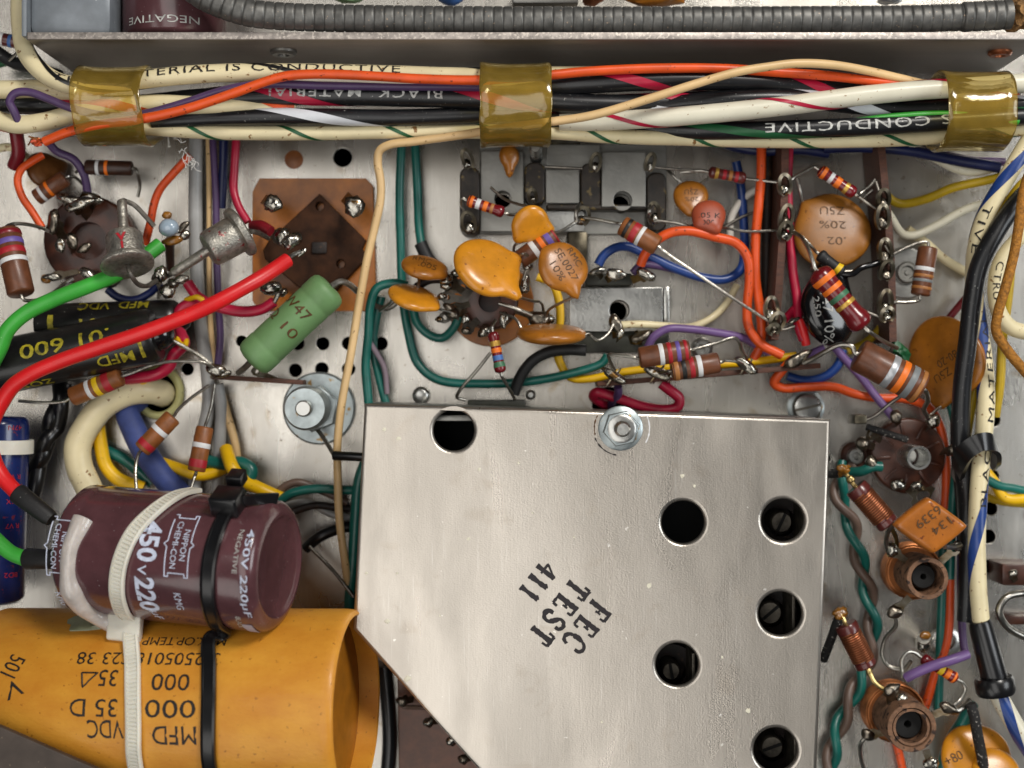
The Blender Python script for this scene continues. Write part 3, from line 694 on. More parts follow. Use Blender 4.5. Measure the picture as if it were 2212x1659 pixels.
# trimmer screws down the holes
for (x, y, r, rot) in ((1688, 1128, 24, 65), (1664, 1324, 26, 40), (1668, 1614, 25, 20), (1450, 1450, 20, 100)):
    c = P(x, y, 2.3); k = s_at(2.3)
    t = link(lathe_mesh(c-Vector((0, 0, .9)), c, [(0, r*k), (.9, r*k), (.96, r*k*.95), (1, r*k*.85), (1, 0)], 24), 'trimmer_screw', 'dark_metal', box)
    d = Vector((math.cos(R(rot)), math.sin(R(rot)), 0)); n = Vector((-d.y, d.x, 0))
    link(box_mesh(c+Vector((0, 0, .004)), d*r*k*.86, n*.03, Vector((0, 0, .012)), 0), 'slot', 'shade_black', t)
    c2 = P(x, y, 1.6); link(lathe_mesh(c2-Vector((0, 0, .5)), c2, [(0, 60*k), (1, 60*k), (1, 32*k), (.4, 32*k), (.4, 0)], 24), 'trimmer_body', 'bakelite', box)
    link(box_mesh(P(x+44, y+4, 2.3)-Vector((0, 0, .5)), Vector((.03, 0, 0)), Vector((0, .45, 0)), Vector((0, 0, .8)), .01), 'partition', 'dark_metal', box)
link(box_mesh(P(980, 903, 2.7), Vector((.42, 0, 0)), Vector((0, .06, 0)), Vector((0, 0, .05)), .02), 'inner_rib', 'steel_dull', box)
# nut with stud
c = P(1340, 925, lz)
nut = thing('hex_nut', c, 'zinc hex nut on a stud on top of the shield box', 'nut')
hx = [(c.x+.355*math.cos(R(60*k+12)), c.y+.355*math.sin(R(60*k+12))) for k in range(6)]
link(lathe_mesh(c+Vector((0, 0, .001)), c+Vector((0, 0, .07)), [(0, .43), (.7, .43), (1, .40), (1, 0)], 30), 'washer', 'zinc', nut)
link(plate_mesh(hx, [(c.x, c.y, .13)], lz+.07, lz+.33, .03), 'nut', 'zinc', nut)
link(lathe_mesh(c+Vector((0, 0, .32)), c+Vector((0, 0, .36)), [(0, .27), (.6, .27), (1, .23), (1, .14), (.2, .13)], 24), 'nut_crown', 'steel', nut)
th = [(0, .13)]
for k in range(9): th += [(.08+.1*k, .15), (.13+.1*k, .128)]
link(lathe_mesh(c+Vector((0, 0, .1)), c+Vector((0, 0, .66)), th+[(1, .11), (1, 0)], 20), 'stud', 'steel', nut)
# thin dark and white arcs on the lid round the nut
for a0, a1, rr, mm in ((200, 262, .52, 'stamp_ink'), (-30, 25, .56, 'band_white'), (150, 195, .5, 'ink_dark')):
    v, f = [], []; n = 16
    for i in range(n+1):
        a = R(a0+(a1-a0)*i/n); j = .012*(1+noise.noise(Vector((i*.9, rr*9, 0)))*1.4)
        for q in (rr-j, rr+j): v.append(Vector((c.x+q*math.cos(a), c.y+q*math.sin(a), lz+.004)))
    for i in range(n): f.append((2*i, 2*i+1, 2*i+3, 2*i+2))
    link(mesh(v, f), 'arc_mark', mm, box)
for x, y, r in ((830, 928, 5), (861, 947, 5), (836, 1342, 6), (880, 1466, 8), (1035, 1014, 4), (858, 1238, 3), (792, 1238, 4), (1012, 1164, 4), (1120, 1000, 3), (1474, 1028, 5), (1402, 1265, 6), (1616, 1535, 6), (1150, 1108, 2.5), (950, 1330, 2.5), (1560, 1420, 3), (1240, 1160, 2.5), (1500, 1050, 3.5), (1300, 1560, 3)):
    q = P(x, y, lz); rr_ = r*s_at(lz)
    link(blob_mesh(q, rr_, rr_*.85, .008, x, x*.1, .25, 10, 6), 'paint_spot', 'cream_pale', box)
# rubber stamp, serif capitals drawn from strokes: (polyline, width) in a 1 x 1.25 cell
GL = {'F': [([(.1, 0), (.5, 0)], .1), ([(.3, 0), (.3, 1.2)], .24), ([(.1, 1.2), (.9, 1.2)], .11), ([(.88, 1.2), (.9, .92)], .12), ([(.3, .64), (.66, .64)], .1), ([(.66, .8), (.66, .48)], .1)],
      'E': [([(.1, 0), (.92, 0)], .11), ([(.3, 0), (.3, 1.2)], .24), ([(.1, 1.2), (.88, 1.2)], .11), ([(.87, 1.2), (.88, .94)], .12), ([(.92, 0), (.94, .28)], .12), ([(.3, .64), (.64, .64)], .1), ([(.64, .8), (.64, .48)], .1)],
      'C': [([(.92, .86), (.9, 1.1), (.6, 1.24), (.28, 1.1), (.14, .62), (.28, .14), (.6, 0), (.86, .12), (.94, .32)], .15), ([(.2, .9), (.14, .62), (.2, .34)], .24)],
      'T': [([(.5, 0), (.5, 1.2)], .25), ([(.28, 0), (.72, 0)], .1), ([(.08, 1.2), (.92, 1.2)], .12), ([(.1, 1.2), (.08, .86)], .12), ([(.9, 1.2), (.92, .86)], .12)],
      'S': [([(.84, .9), (.82, 1.12), (.5, 1.24), (.22, 1.08), (.2, .86), (.5, .66), (.8, .44), (.8, .16), (.5, 0), (.2, .1), (.14, .36)], .17)],
      '4': [([(.66, 0), (.66, 1.2)], .22), ([(.66, 1.2), (.08, .4), (.95, .4)], .1), ([(.45, 0), (.86, 0)], .1)],
      '1': [([(.5, 0), (.5, 1.2)], .25), ([(.26, 0), (.76, 0)], .1), ([(.5, 1.2), (.26, 1.0)], .12)]}
def stamp_line(s, px, py, ang, cell, adv, faint=()):
    bm = bmesh.new(); k = s_at(lz); o = P(px, py, lz); c, sn = math.cos(R(ang)), math.sin(R(ang)); lay = 0
    for i, ch in enumerate(s):
        for pl, w in GL[ch]:
            if len(pl) > 3: pl = [Vector((q[0], q[1], 0)) for q in pl]; pl = [(q.x, q.y) for q in smooth(pl, 4)]
            pv = []
            for (x0, y0), (x1, y1) in zip(pl, pl[1:]):
                n = max(2, int(math.hypot(x1-x0, y1-y0)/.08))
                for j in range(n): pv.append((x0+(x1-x0)*j/n, y0+(y1-y0)*j/n))
            pv.append(pl[-1]); vs = []; lay += 1
            for j, q in enumerate(pv):
                a_ = pv[max(j-1, 0)]; b_ = pv[min(j+1, len(pv)-1)]; dx, dy = b_[0]-a_[0], b_[1]-a_[1]; l = math.hypot(dx, dy) or 1
                ww = w/2*1.5*(1+.4*noise.noise(Vector((q[0]*7+i*5, q[1]*7, px*.01))))
                row = []
                for sgn in (-1, 1):
                    x = (q[0]-dy/l*ww*sgn)*.78 + i*adv; y = q[1]+dx/l*ww*sgn
                    x *= cell*k; y *= cell*k
                    row.append(bm.verts.new((o.x+x*c-y*sn, o.y+x*sn+y*c, lz+.003+.0004*lay)))
                vs.append(row)
            for a_, b_ in zip(vs, vs[1:]): bm.faces.new((a_[0], a_[1], b_[1], b_[0]))
    return bm_mesh(bm)
link(stamp_line('FEC', 1284, 1292, -128, 40, 1.06), 'stamped_lettering', 'stamp_ink', box, sharp=180)
link(stamp_line('TEST', 1238, 1246, -128, 40, 1.04), 'stamped_lettering', 'stamp_ink', box, sharp=180)
link(stamp_line('411', 1174, 1208, -128, 37, .84), 'stamped_lettering', 'stamp_ink', box, sharp=180)

# ================================================================== lower left: big capacitors
# kraft sleeved capacitor
A, B = P(-14, 1514, 2.35), P(772, 1524, 3.45); rk = 1.82
kc = thing('tubular_capacitor', A, 'large orange cardboard tube capacitor with black upside down print', 'capacitor')
link(lathe_mesh(A, B, [(0, .3), (0, rk*.8), (.006, rk*.9), (.02, rk*.97), (.036, rk), (.968, rk), (.984, rk*.994), (.994, rk*.982), (1, rk*.962), (1.001, rk*.945), (.998, rk*.93), (.94, rk*.92), (.94, rk*.88)], 72), 'cardboard_sleeve', 'kraft', kc, sharp=45)
link(lathe_mesh(A, B, [(.9, rk*.9), (.945, rk*.918), (.947, rk*.6), (.94, 0)], 48), 'end_seal', 'kraft_end', kc, sharp=60)
d, sd, u = axes(B-A)
Lk = (B-A).length; kA, kd, ksd, ku = A.copy(), d.copy(), sd.copy(), u.copy()
def on_k(px, g, lift=.06):
    o_ = (ku*math.cos(R(g))+ksd*math.sin(R(g)))*(rk+lift)
    return min((kA+kd*(Lk*i/200)+o_ for i in range(201)), key=lambda v: abs(v.x/s_at(v.z)+1106-px))
def kt(s, px, py, w, h, zt, bold=0.0, name='printed_lettering', rot=180, m='ink_black'):
    """place print by where it reads on the drum"""
    q = P(px, py, zt); t = (q-A).dot(d)/Lk; C = A+d*(t*Lk)
    # angle round the drum that projects to this pixel row
    best = min(range(-88, 60), key=lambda g: abs(((lambda v: -(v.y)/s_at(v.z)+829.5)(C+(u*math.cos(R(g))+sd*math.sin(R(g)))*rk))-py))
    k = s_at(zt); cyl_text(kc, s, A, B, rk, t, best, w*k, h*k, rot, m, name, bold, .012)
kt('MAX.OP.TEMP.', 420, 1385, 190, 22, 3.6)
kt('3-2505018C23 38', 330, 1424, 320, 29, 4.1)
kt('1 000', 402, 1474, 120, 36, 4.3); kt('35', 240, 1466, 42, 36, 4.3)
kt('1000', 398, 1530, 138, 38, 4.4); kt('35 D', 210, 1528, 108, 38, 4.4)
kt('MFD', 393, 1587, 98, 40, 4.45); kt('VDC', 236, 1577, 82, 40, 4.45)
kt('V', 38, 1490, 40, 36, 4.1, 0, rot=205); kt("501.", 28, 1445, 60, 40, 4.0, 0, rot=250)
def kline(pts, w):
    v, f = [], []
    loop = [P(*q) for q in pts]
    for i in range(len(loop)):
        pass
# triangle mark beside 35
q = [(185, 1453), (222, 1453), (193, 1484)]
segs = []
for i in range(3):
    (x0, y0), (x1, y1) = q[i], q[(i+1) % 3]
    for j in range(8): segs.append((x0+(x1-x0)*j/8, y0+(y1-y0)*j/8))
segs.append(segs[0])
pp = []
for (x, y) in segs:
    zt = 4.15; t = (P(x, y, zt)-A).dot(d)/Lk; C = A+d*(t*Lk)
    g = min((k*.5 for k in range(-160, 80)), key=lambda g: abs((-(C+(u*math.cos(R(g))+sd*math.sin(R(g)))*rk).y)/s_at((C+(u*math.cos(R(g)))*rk).z)+829.5-y))
    pp.append(C+(u*math.cos(R(g))+sd*math.sin(R(g)))*rk)
link(tube_mesh(pp, .018, 5), 'printed_mark', 'ink_black', kc)
# dark bracket in the lower left corner
zb = 4.75
o = link(plate_mesh([P(-120, 1520, zb).xy[:], P(0, 1570, zb).xy[:], P(205, 1660, zb).xy[:], P(330, 1722, zb).xy[:], P(-120, 1760, zb).xy[:]], [], zb-.16, zb, .03), 'mounting_bracket', 'dark_bracket', None, P(60, 1640, zb-.5)); props(o, 'dark brown metal bracket across the bottom left corner', 'bracket')
# maroon capacitor
A, B = P(182, 1184, 3.3), P(606, 1224, 4.3); rm = 1.22
mc = thing('electrolytic_capacitor', A, 'maroon 450 volt 220 capacitor strapped with two cable ties', 'capacitor')
link(lathe_mesh(A, B, [(0, .4), (0, rm*.8), (.006, rm*.93), (.03, rm), (.085, rm), (.10, rm*.985), (.115, rm), (.93, rm), (.965, rm*.985), (.985, rm*.93), (.998, rm*.84), (1.0, rm*.78), (.996, rm*.76), (.992, rm*.74), (.985, rm*.70)], 72), 'sleeve', 'maroon_sleeve', mc, sharp=50)
link(lathe_mesh(A, B, [(.95, rm*.7), (.984, rm*.72), (.984, rm*.3), (.984, 0)], 48), 'end_disc', 'maroon_end', mc)
dm, sdm, um = axes(B-A); Lm = (B-A).length
def mt(s, t, ang, w, h, rot, m='ink_white', bold=0.0): cyl_text(mc, s, A, B, rm, t, ang, w, h, rot, m, 'printed_lettering', bold, .005)
mt('450', .49, -20, .76, .40, 270, bold=.03); mt('V', .47, 5, .18, .17, 270, bold=.01); mt('220', .48, 29, .76, .40, 270, bold=.03); mt('µF', .49, 54, .3, .2, 270)
def logo(t, ang, sc):
    mt('NIPPON', t+.028*sc, ang, .60*sc, .12*sc, 270); mt('CHEMI-CON', t-.018*sc, ang, .92*sc, .12*sc, 270)
    ring = [(-.62, -.24), (-.62, -.17), (-.55, -.17), (-.55, .17), (-.62, .17), (-.62, .24), (-.06, .24), (0, .31), (.06, .24), (.62, .24), (.62, .17), (.55, .17), (.55, -.17), (.62, -.17), (.62, -.24), (.06, -.24), (0, -.31), (-.06, -.24), (-.62, -.24)]
    C = A.lerp(B, t); pts = []
    for (x0, y0), (x1, y1) in zip(ring, ring[1:]):
        for j in range(5):
            x, y = (x0+(x1-x0)*j/5)*sc, (y0+(y1-y0)*j/5)*sc; th = R(ang)+x/rm; pts.append(C+dm*y+(um*math.cos(th)+sdm*math.sin(th))*(rm+.002))
    link(tube_mesh(pts, .011, 4), 'printed_frame', 'ink_white', mc)
logo(.635, -19, .95); logo(.045, -8, .9)
mt('KMG', .635, 32, .38, .14, 270); mt('KMG', .03, 44, .38, .14, 270)
mt('450V 220µF', .957, 2, 1.7, .17, 270, bold=.01); mt('NEGATIVE', .915, -18, .8, .09, 270, 'ink_offwhite'); mt('BLACK', .90, 52, .4, .1, 262, 'ink_offwhite')
link(stripe_mesh([A.lerp(B, t) for t in (.905, .93, .962)], rm, 0, 24, 66, 9), 'pale_stripe', 'band_sleeve', mc)
# glue
g = thing('hot_glue_bead', P(170, 1200, 4.6), 'whitish glue bead running over the left end of the maroon capacitor', 'glue')
def on_m(t, ang, lift=0.0): return A.lerp(B, t)+(um*math.cos(R(ang))+sdm*math.sin(R(ang)))*(rm+lift)
gp = smooth([on_m(.135, -34, -.06), on_m(.125, -22, -.05), on_m(.108, -8, -.05), on_m(.10, 10, -.05), on_m(.10, 28, -.04), on_m(.115, 46, -.02), on_m(.14, 62, .02), on_m(.19, 74, .08), on_m(.26, 82, .1), on_m(.31, 86, .1)], 6)
link(tube_mesh(gp, [.19+.10*noise.noise(q*1.5)+.08*(i/len(gp))**3 for i, q in enumerate(gp)], 14, True, .35), 'glue_run', 'hot_glue', g)
SEED[0] = 40
link(blob_mesh(P(230, 1352, 3.3), .75, .2, .3, .05, 41, .4), 'glue_pool', 'glue_green', g)
# cable ties
def tie(name, label, m, pts, w, head, headsize, group, teeth=True):
    p = smooth(pts, 8); side = -dm
    root = thing(name, p[0], label, 'cable tie', group)
    prof = [(-w/2, -.035), (w/2, -.035), (w/2, .03), (w*.36, .045), (w*.34, .02), (-w*.34, .02), (-w*.36, .045), (-w/2, .03)]
    me = sweep_mesh(p, prof, side); link(me, 'strap', m, root, sharp=50)
    if teeth:
        T = tangents(p); dn = resample(p, .075); bm = bmesh.new(); TT = tangents(dn)
        for c_, t_ in zip(dn, TT):
            s_ = (side-t_*side.dot(t_)).normalized(); u_ = s_.cross(t_).normalized(); flip = 1 if u_.z > 0 or True else -1
            bm.from_mesh(box_mesh(c_+u_*.024, s_*w*.32, t_*.022, u_*.014, 0))
        tt = link(bm_mesh(bm), 'teeth', m, root); props(tt, kind='stuff')
    c, ax, ay, az = head; hd = link(box_mesh(c, ax, ay, az, .05, 3), 'head', m, root)
    return root
f = .06
wp = [on_m(.545, -95, f), on_m(.52, -72, f), on_m(.47, -48, f), on_m(.41, -25, f), on_m(.37, 0, f), on_m(.345, 25, f), on_m(.33, 50, f), on_m(.315, 74, f+.02), on_k(280, -52, .2), on_k(284, -36), on_k(287, -18), on_k(287, 0), on_k(289, 16), on_k(298, 34), on_k(308, 52)]
hc = P(270, 1357, 3.95)
tie('cable_tie', 'white nylon cable tie round the maroon and orange capacitors', 'nylon', wp, .29, (hc, dm*.34, (P(268, 1380, 3.98)-P(272, 1334, 3.98)).normalized()*.25, Vector((0, .2, .95)).normalized()*.15), 0, None)
bp_ = [on_m(.82, -110, f), on_m(.815, -80, f), on_m(.81, -45, f), on_m(.80, -10, f), on_m(.79, 25, f), on_m(.78, 55, f), on_m(.77, 78, f+.02), on_k(456, -50, .15), on_k(453, -34), on_k(450, -16), on_k(450, 2), on_k(452, 18), on_k(457, 36), on_k(462, 54)]
hc = on_m(.81, -58, .19); nrm = (um*math.cos(R(-58))+sdm*math.sin(R(-58)))
tb = tie('cable_tie', 'black cable tie with its head on top of the maroon capacitor', 'black_clean', bp_, .27, (hc, dm*.27, nrm.cross(dm).normalized()*.24, nrm*.2), 0, None, False)
link(box_mesh(on_m(.805, -76, .42), dm*.15, nrm.cross(dm)*.16, nrm*.12, .03), 'cut_tail', 'black_clean', tb)
link(sweep_mesh(smooth([on_m(.81, -60, .2), on_m(.87, -62, .17), on_m(.93, -70, .12), on_m(.98, -84, .05)], 6), rectprof(.2, .06), nrm), 'tail', 'black_clean', tb)
# blue capacitor at the left edge
A2, B2 = P(-2, 897, 1.5), P(-14, 1300, 1.5); rb_ = .60
bc = thing('blue_capacitor', A2, 'glossy dark blue capacitor standing along the left edge', 'capacitor')
link(lathe_mesh(A2, B2, [(0, .1), (.0, .35), (.005, .5), (.02, .58), (.05, rb_), (.97, rb_), (1, .5), (1, 0)], 36), 'sleeve', 'blue_film', bc, sharp=50)
for k in range(7):
    t = .06+.13*k; cyl_text(bc, random.choice(('R V7', 'CKX', '8D2', 'EUR', '47N')), A2, B2, rb_, t, -52, .3, .1, 270, 'band_red')
t0 = thing('cable_tie', P(30, 962, 2.1), 'short white cable tie round the blue capacitor', 'cable tie')
c0 = A2.lerp(B2, .165); dd, s2, u2 = axes(B2-A2); v = []
rp = [c0+(u2*math.cos(R(a))+s2*math.sin(R(a)))*(rb_+.05) for a in range(-150, 151, 12)]
link(sweep_mesh(rp, rectprof(.28, .09), dd), 'strap', 'nylon', t0)
# ================================================================== left zone
def socket(label, c, r, z0, z1, m, lugs, hub=None, name='tube_socket', hole_r=.22, flange=None, slots=0):
    """c pixel centre at the top face; lugs: (angle deg in picture, r0, r1, dz, w, blob)"""
    C = P(c[0], c[1], z1); k = s_at(z1); rw = r*k
    root = thing(name, Vector((C.x, C.y, 0)), label, 'tube socket')
    b0 = Vector((C.x, C.y, z0)); prof = [(0, rw*.7), (0, rw*.97), (.12, rw), (.85, rw), (.97, rw*.97), (1, rw*.93), (1, rw*hole_r), (.3, rw*hole_r*.95), (.3, 0)]
    link(lathe_mesh(b0, C, prof, 36), 'base', m, root, sharp=45)
    if flange:
        fm, fr, fz = flange; q = Vector((C.x, C.y, fz)); link(lathe_mesh(q-Vector((0, 0, .08)), q, [(0, fr*k), (.8, fr*k), (1, fr*k*.98), (1, rw*.5)], 40), 'flange', fm, root)
    for a, r0, r1, dz, w, blob in lugs:
        an = R(a); lug(root, (c[0]+r*r0*math.cos(an), c[1]+r*r0*math.sin(an), z1-.05), (c[0]+r*r1*math.cos(an), c[1]+r*r1*math.sin(an), z1+dz), w, blob)
    for i in range(slots):
        an = 2*math.pi*(i+.4)/slots; d = Vector((math.cos(an), -math.sin(an), 0)); n = Vector((-d.y, d.x, 0))
        link(box_mesh(C+d*rw*.68+Vector((0, 0, .012)), d*rw*.2, n*.028, Vector((0, 0, .03)), .012), 'rib', m, root)
    if hub:
        hr, hz, hm = hub; q = Vector((C.x, C.y, z1-.1)); e = Vector((C.x, C.y, z1+hz))
        link(lathe_mesh(q, e, [(0, hr*k), (.97, hr*k), (1, hr*k*.96), (1, hr*k*.78), (.1, hr*k*.75)], 24), 'centre_pin', hm, root)
    return root
sk = socket('dark brown tube socket under the left rectifier diodes', (190, 520), 98, .15, .55, 'phenolic',
       [(-115, .75, 1.0, .35, 34, (30, 12, 12)), (-85, .7, .95, .3, 30, (26, 12, 10)), (60, .8, 1.05, .3, 28, (20, 12, 10)), (25, .75, 1.0, .3, 28, (18, 14, 10))], hole_r=.42)
# crumpled soldered tabs left of the socket
for bx, by, tx, ty, w, bl in ((140, 520, 115, 478, 34, (14, 30, 12)), (160, 545, 156, 520, 26, (13, 20, 10)), (175, 585, 112, 598, 20, (22, 9, 9)), (210, 590, 190, 592, 22, (20, 12, 10)), (195, 470, 172, 442, 40, (34, 12, 10))):
    lug(sk, (bx, by, .5), (tx, ty, 1.0), w, bl)
solder(sk, (100, 603, 1.0), 12, 10, None, 0, 'flux')
solder(sk, (130, 530, 1.0), 11, 17); solder(sk, (182, 536, .9), 18, 10, None, 30, 'solder_dull')
resistor('dark brown resistor with white and orange bands under the left clip', (185, 361, .8), (286, 364, .8), 16, 'carbon_dark', [(.27, .07, 'band_white'), (.46, .07, 'band_orange')], [(1, [(296, 372, .8), (302, 400, .6), (298, 425, .5)]), (0, [(176, 362, .8), (165, 372, .6)])])
disc_cap('shade-darkened amber ceramic disc beside the upper left orange wire', (98, 368, .55), 42, .75, (.5, .9), 1, 'amber_shaded', [(90, .3, .3)])
resistor('brown resistor with orange and white bands below the dark amber disc', (78, 428, .85), (142, 384, .85), 18, 'carbon_brown', [(.22, .09, 'band_white'), (.45, .09, 'band_orange')], [(1, [(160, 382, .7), (182, 400, .5)])])
wire('orange_wire', [(92, 335, .9), (70, 348, 1.0), (46, 366, 1.1), (38, 390, 1.1), (48, 425, 1.1), (70, 458, 1.1), (91, 492, 1.1)], 8.5, 'orange', 'short orange wire curving into the left socket tab', bare=[(108, 500, 1.1)])
wire('orange_wire', [(410, 336, 1.3), (375, 374, 1.2), (345, 410, 1.1), (333, 440, 1.05), (325, 480, 1.0), (313, 528, .9)], 9, 'orange_dull', 'short dull orange wire behind the upright rectifier diode')
wire('brown_wire', [(98, 296, 1.2), (120, 325, 1.0), (160, 345, .9), (182, 380, .8), (190, 420, .8)], 9, 'purple', 'dark purple wire dropping from the bundle left end')
wire('dark_red_wire', [(35, 285, 1.2), (40, 330, 1.0), (30, 360, .8)], 15, 'dark_red', 'dark red sleeve hanging below the bundle at the left edge')
wire('black_wire', [(-10, 110, .8), (30, 135, .8), (70, 145, .9), (130, 165, 1.0)], 14, 'black_rubber', 'black cable in the shadowed top left corner')
wire('green_wire', [(-10, 140, .6), (30, 132, .7), (70, 140, .7)], 9, 'dark_green', 'dark green wire in the top left corner')
wire('white_wire', [(-10, 322, .5), (20, 318, .5), (45, 330, .5), (60, 345, .4)], 9, 'cream', 'cream wire loop at the left edge below the bundle')
resistor('small dark red resistor with blue band at the top left corner', (-22, 80, 1.6), (42, 92, 1.6), 14, 'film_brown', [(.42, .12, 'band_white'), (.72, .12, 'band_blue')], [(1, [(40, 110, 1.4), (20, 130, 1.0)])])
resistor('large brown resistor with violet red and white bands at left edge', (14, 497, 1.6), (46, 636, 1.9), 29, 'carbon_brown', [(.06, .11, 'dark_red'), (.22, .08, 'band_purple'), (.36, .09, 'band_red'), (.50, .07, 'band_white')],
         [(0, [(18, 487, 1.6), (36, 483, 1.6), (66, 486, 1.4), (96, 494, 1.15)]), (1, [(52, 648, 1.9), (80, 648, 1.7), (115, 632, 1.4), (140, 612, 1.1), (158, 602, 1.0)])], lr=4.2)
def diode(label, a, b, c, r, fl, leads):
    """top-hat rectifier: a post tip, b hat top, c flange (pixel points with z)"""
    A, B, C = P(*a), P(*b), P(*c); k = s_at((b[2]+c[2])/2); rw = r*k; fw = fl*k
    root = thing('rectifier_diode', C, label, 'diode')
    link(lathe_mesh(B, C, [(0, 0), (0, rw*.8), (.05, rw*.93), (.14, rw*.97), (.80, rw), (.82, fw*.97), (.87, fw), (.96, fw), (1, fw*.93), (1, rw*.5), (.97, rw*.42), (.95, 0)], 40), 'can', 'diode_metal', root, sharp=40)
    link(lathe_mesh(A, B.lerp(C, .05), [(0, 0), (0, 9*k), (.03, 10.5*k), (.3, 11*k), (.36, 10*k), (.42, 11*k), (.48, 10*k), (.54, 11*k), (1, 11*k)], 20), 'post', 'diode_metal', root, sharp=40)
    for st, pts in leads:
        lead(root, [A if st == 0 else C.lerp(B, .06)] + [P(*q) for q in pts], 5.5, 'tinned_dull')
    # red arrow print on the can
    return root
d1 = diode('silver top hat rectifier diode with red arrow standing upright', (263, 434, 1.8), (267, 506, 2.08), (276, 576, 2.36), 41, 57, [(0, [(270, 434, 1.55), (290, 443, 1.5), (312, 465, 1.4), (333, 489, 1.3)]), (1, [(281, 590, 2.6), (296, 612, 2.4), (316, 618, 2.1), (338, 606, 1.8)])])
d2 = diode('silver top hat rectifier diode lying with flange to the upper right', (374, 590, 2.0), (449, 541, 2.25), (526, 497, 2.02), 42, 57, [(0, [(366, 594, 1.6), (350, 602, 1.5)]), (1, [(545, 500, 2.2), (562, 505, 1.9), (580, 515, 1.6)])])
A, B = P(267, 506, 2.08), P(276, 576, 2.36)
# arrow print
k = s_at(2.3); rr = 41.6*k
cyl_text(d1, 'V', A, B, rr, .35, -8, 22*k, 20*k, 90, 'band_red', 'printed_arrow', .05); cyl_text(d1, 'I', A, B, rr, .60, -8, 5*k, 18*k, 90, 'band_red', 'printed_arrow', .0)
st = thing('standoff_terminal', P(366, 500, 0), 'glassy white standoff terminal with amber tip between the diodes', 'terminal')
link(lathe_mesh(P(368, 580, .2), P(366, 520, 1.3), [(0, .09), (1, .10)], 12), 'post', 'phenolic', st)
link(blob_mesh(P(365, 492, 1.75), 22*s_at(1.75), 20*s_at(1.75), .2, 0, 3, .08), 'glass_bead', 'pearl', st); solder(st, (361, 465, 1.6), 11, 9, None, 0, 'flux'); solder(st, (372, 520, 1.5), 24, 10, None, 10, 'flux'); solder(st, (398, 508, 1.4), 14, 10, None, 30); solder(st, (395, 490, 1.3), 18, 8, None, 45, 'solder_dull')
tm = thing('solder_terminal', P(355, 600, 0), 'solder joint where both diodes meet the green wire', 'terminal')
lug(tm, (345, 640, .2), (346, 592, 1.7), 26, (15, 18, 12)); solder(tm, (362, 628, 1.5), 17, 16, None, 20); solder(tm, (392, 603, 1.4), 18, 10, None, 10); solder(tm, (340, 600, 1.6), 16, 12, None, 50); solder(tm, (375, 612, 1.3), 14, 12)
wire('green_wire', [(-25, 800, 2.3), (0, 752, 2.35), (16, 714, 2.4), (55, 677, 2.4), (120, 645, 2.3), (200, 614, 2.1), (255, 590, 1.95), (310, 556, 1.75), (347, 528, 1.6)], 17, 'green', 'thick bright green wire sweeping under the upright diode')
rw_ = wire('red_wire', [(621, 562, 1.9), (580, 590, 2.2), (520, 625, 2.5), (450, 662, 2.7), (380, 692, 2.8), (300, 722, 2.85), (210, 752, 2.9), (130, 780, 2.95), (70, 806, 2.95), (30, 832, 2.9), (4, 868, 2.85), (-22, 930, 2.8), (-15, 990, 2.8), (5, 1030, 2.85), (38, 1066, 2.95)], 17, 'red', 'thick bright red wire sweeping across the black film capacitors')
solder(rw_, (628, 520, 1.9), 20, 16, None, 30, 'solder', .35, 'solder_joint'); solder(rw_, (652, 545, 1.8), 13, 6, None, 40, 'solder', .2, 'solder_joint')
lead(rw_, [P(618, 564, 1.9), P(632, 552, 1.9), P(650, 543, 1.85)], 5, name='bare_end')
link(lathe_mesh(P(36, 1064, 2.95), P(112, 1122, 3.1), [(0, .1), (0, .185), (.04, .20), (.9, .17), (1, .14), (1, 0)], 20), 'heat_shrink', 'black_rubber', rw_)
gw = wire('green_wire', [(-25, 1150, 2.8), (0, 1175, 2.85), (25, 1195, 2.9), (58, 1208, 2.95)], 17, 'green', 'bright green wire entering the maroon capacitor at left edge')
link(lathe_mesh(P(56, 1207, 2.95), P(118, 1208, 3.1), [(0, .1), (0, .19), (.05, .21), (.9, .19), (1, .14), (1, 0)], 20), 'heat_shrink', 'black_rubber', gw)
# film capacitors
def film(label, a, b, r, texts, leads, rot=180):
    A, B = P(*a), P(*b); rw = r*s_at((a[2]+b[2])/2); root = thing('film_capacitor', A, label, 'capacitor', None)
    link(lathe_mesh(A, B, [(0, .05), (.0, rw*.8), (.01, rw*.95), (.03, rw), (.93, rw), (.965, rw*.97), (.985, rw*.88), (.99, rw*.6), (.985, 0)], 40), 'sleeve', 'film_black', root, sharp=45)
    link(blob_mesh(B-(B-A).normalized()*.04, rw*.62, rw*.62, rw*.62, 0, 2, .06), 'end_seal', 'gloss_black', root)
    for s, t, ang, w, h in texts:
        k = s_at(a[2]); cyl_text(root, s, A, B, rw, t, ang, w*k, h*k, rot, 'ink_yellow', 'printed_lettering', .012, .012)
    for e, pts in leads: lead(root, [B if e else A]+[P(*q) for q in pts], 4.2)
    return root
film('upper black film capacitor with yellow print under the green wire', (84, 703, 1.0), (388, 692, 1.0), 46, [('MFD  VDC', .56, -52, 150, 26), ('600 .01', .58, 8, 150, 30), ('I', .13, 0, 12, 40)], [])
film('lower black film capacitor printed .01 600 under the red wire', (-20, 797, 1.45), (345, 722, 1.55), 60, [('.01 600', .50, -16, 195, 32), ('MFD', .76, 38, 80, 26), ('I', .92, 20, 8, 60), ('ZOS', .28, 62, 70, 20)], [(1, [(372, 735, 1.4), (430, 768, 1.2), (462, 792, 1.1)])])
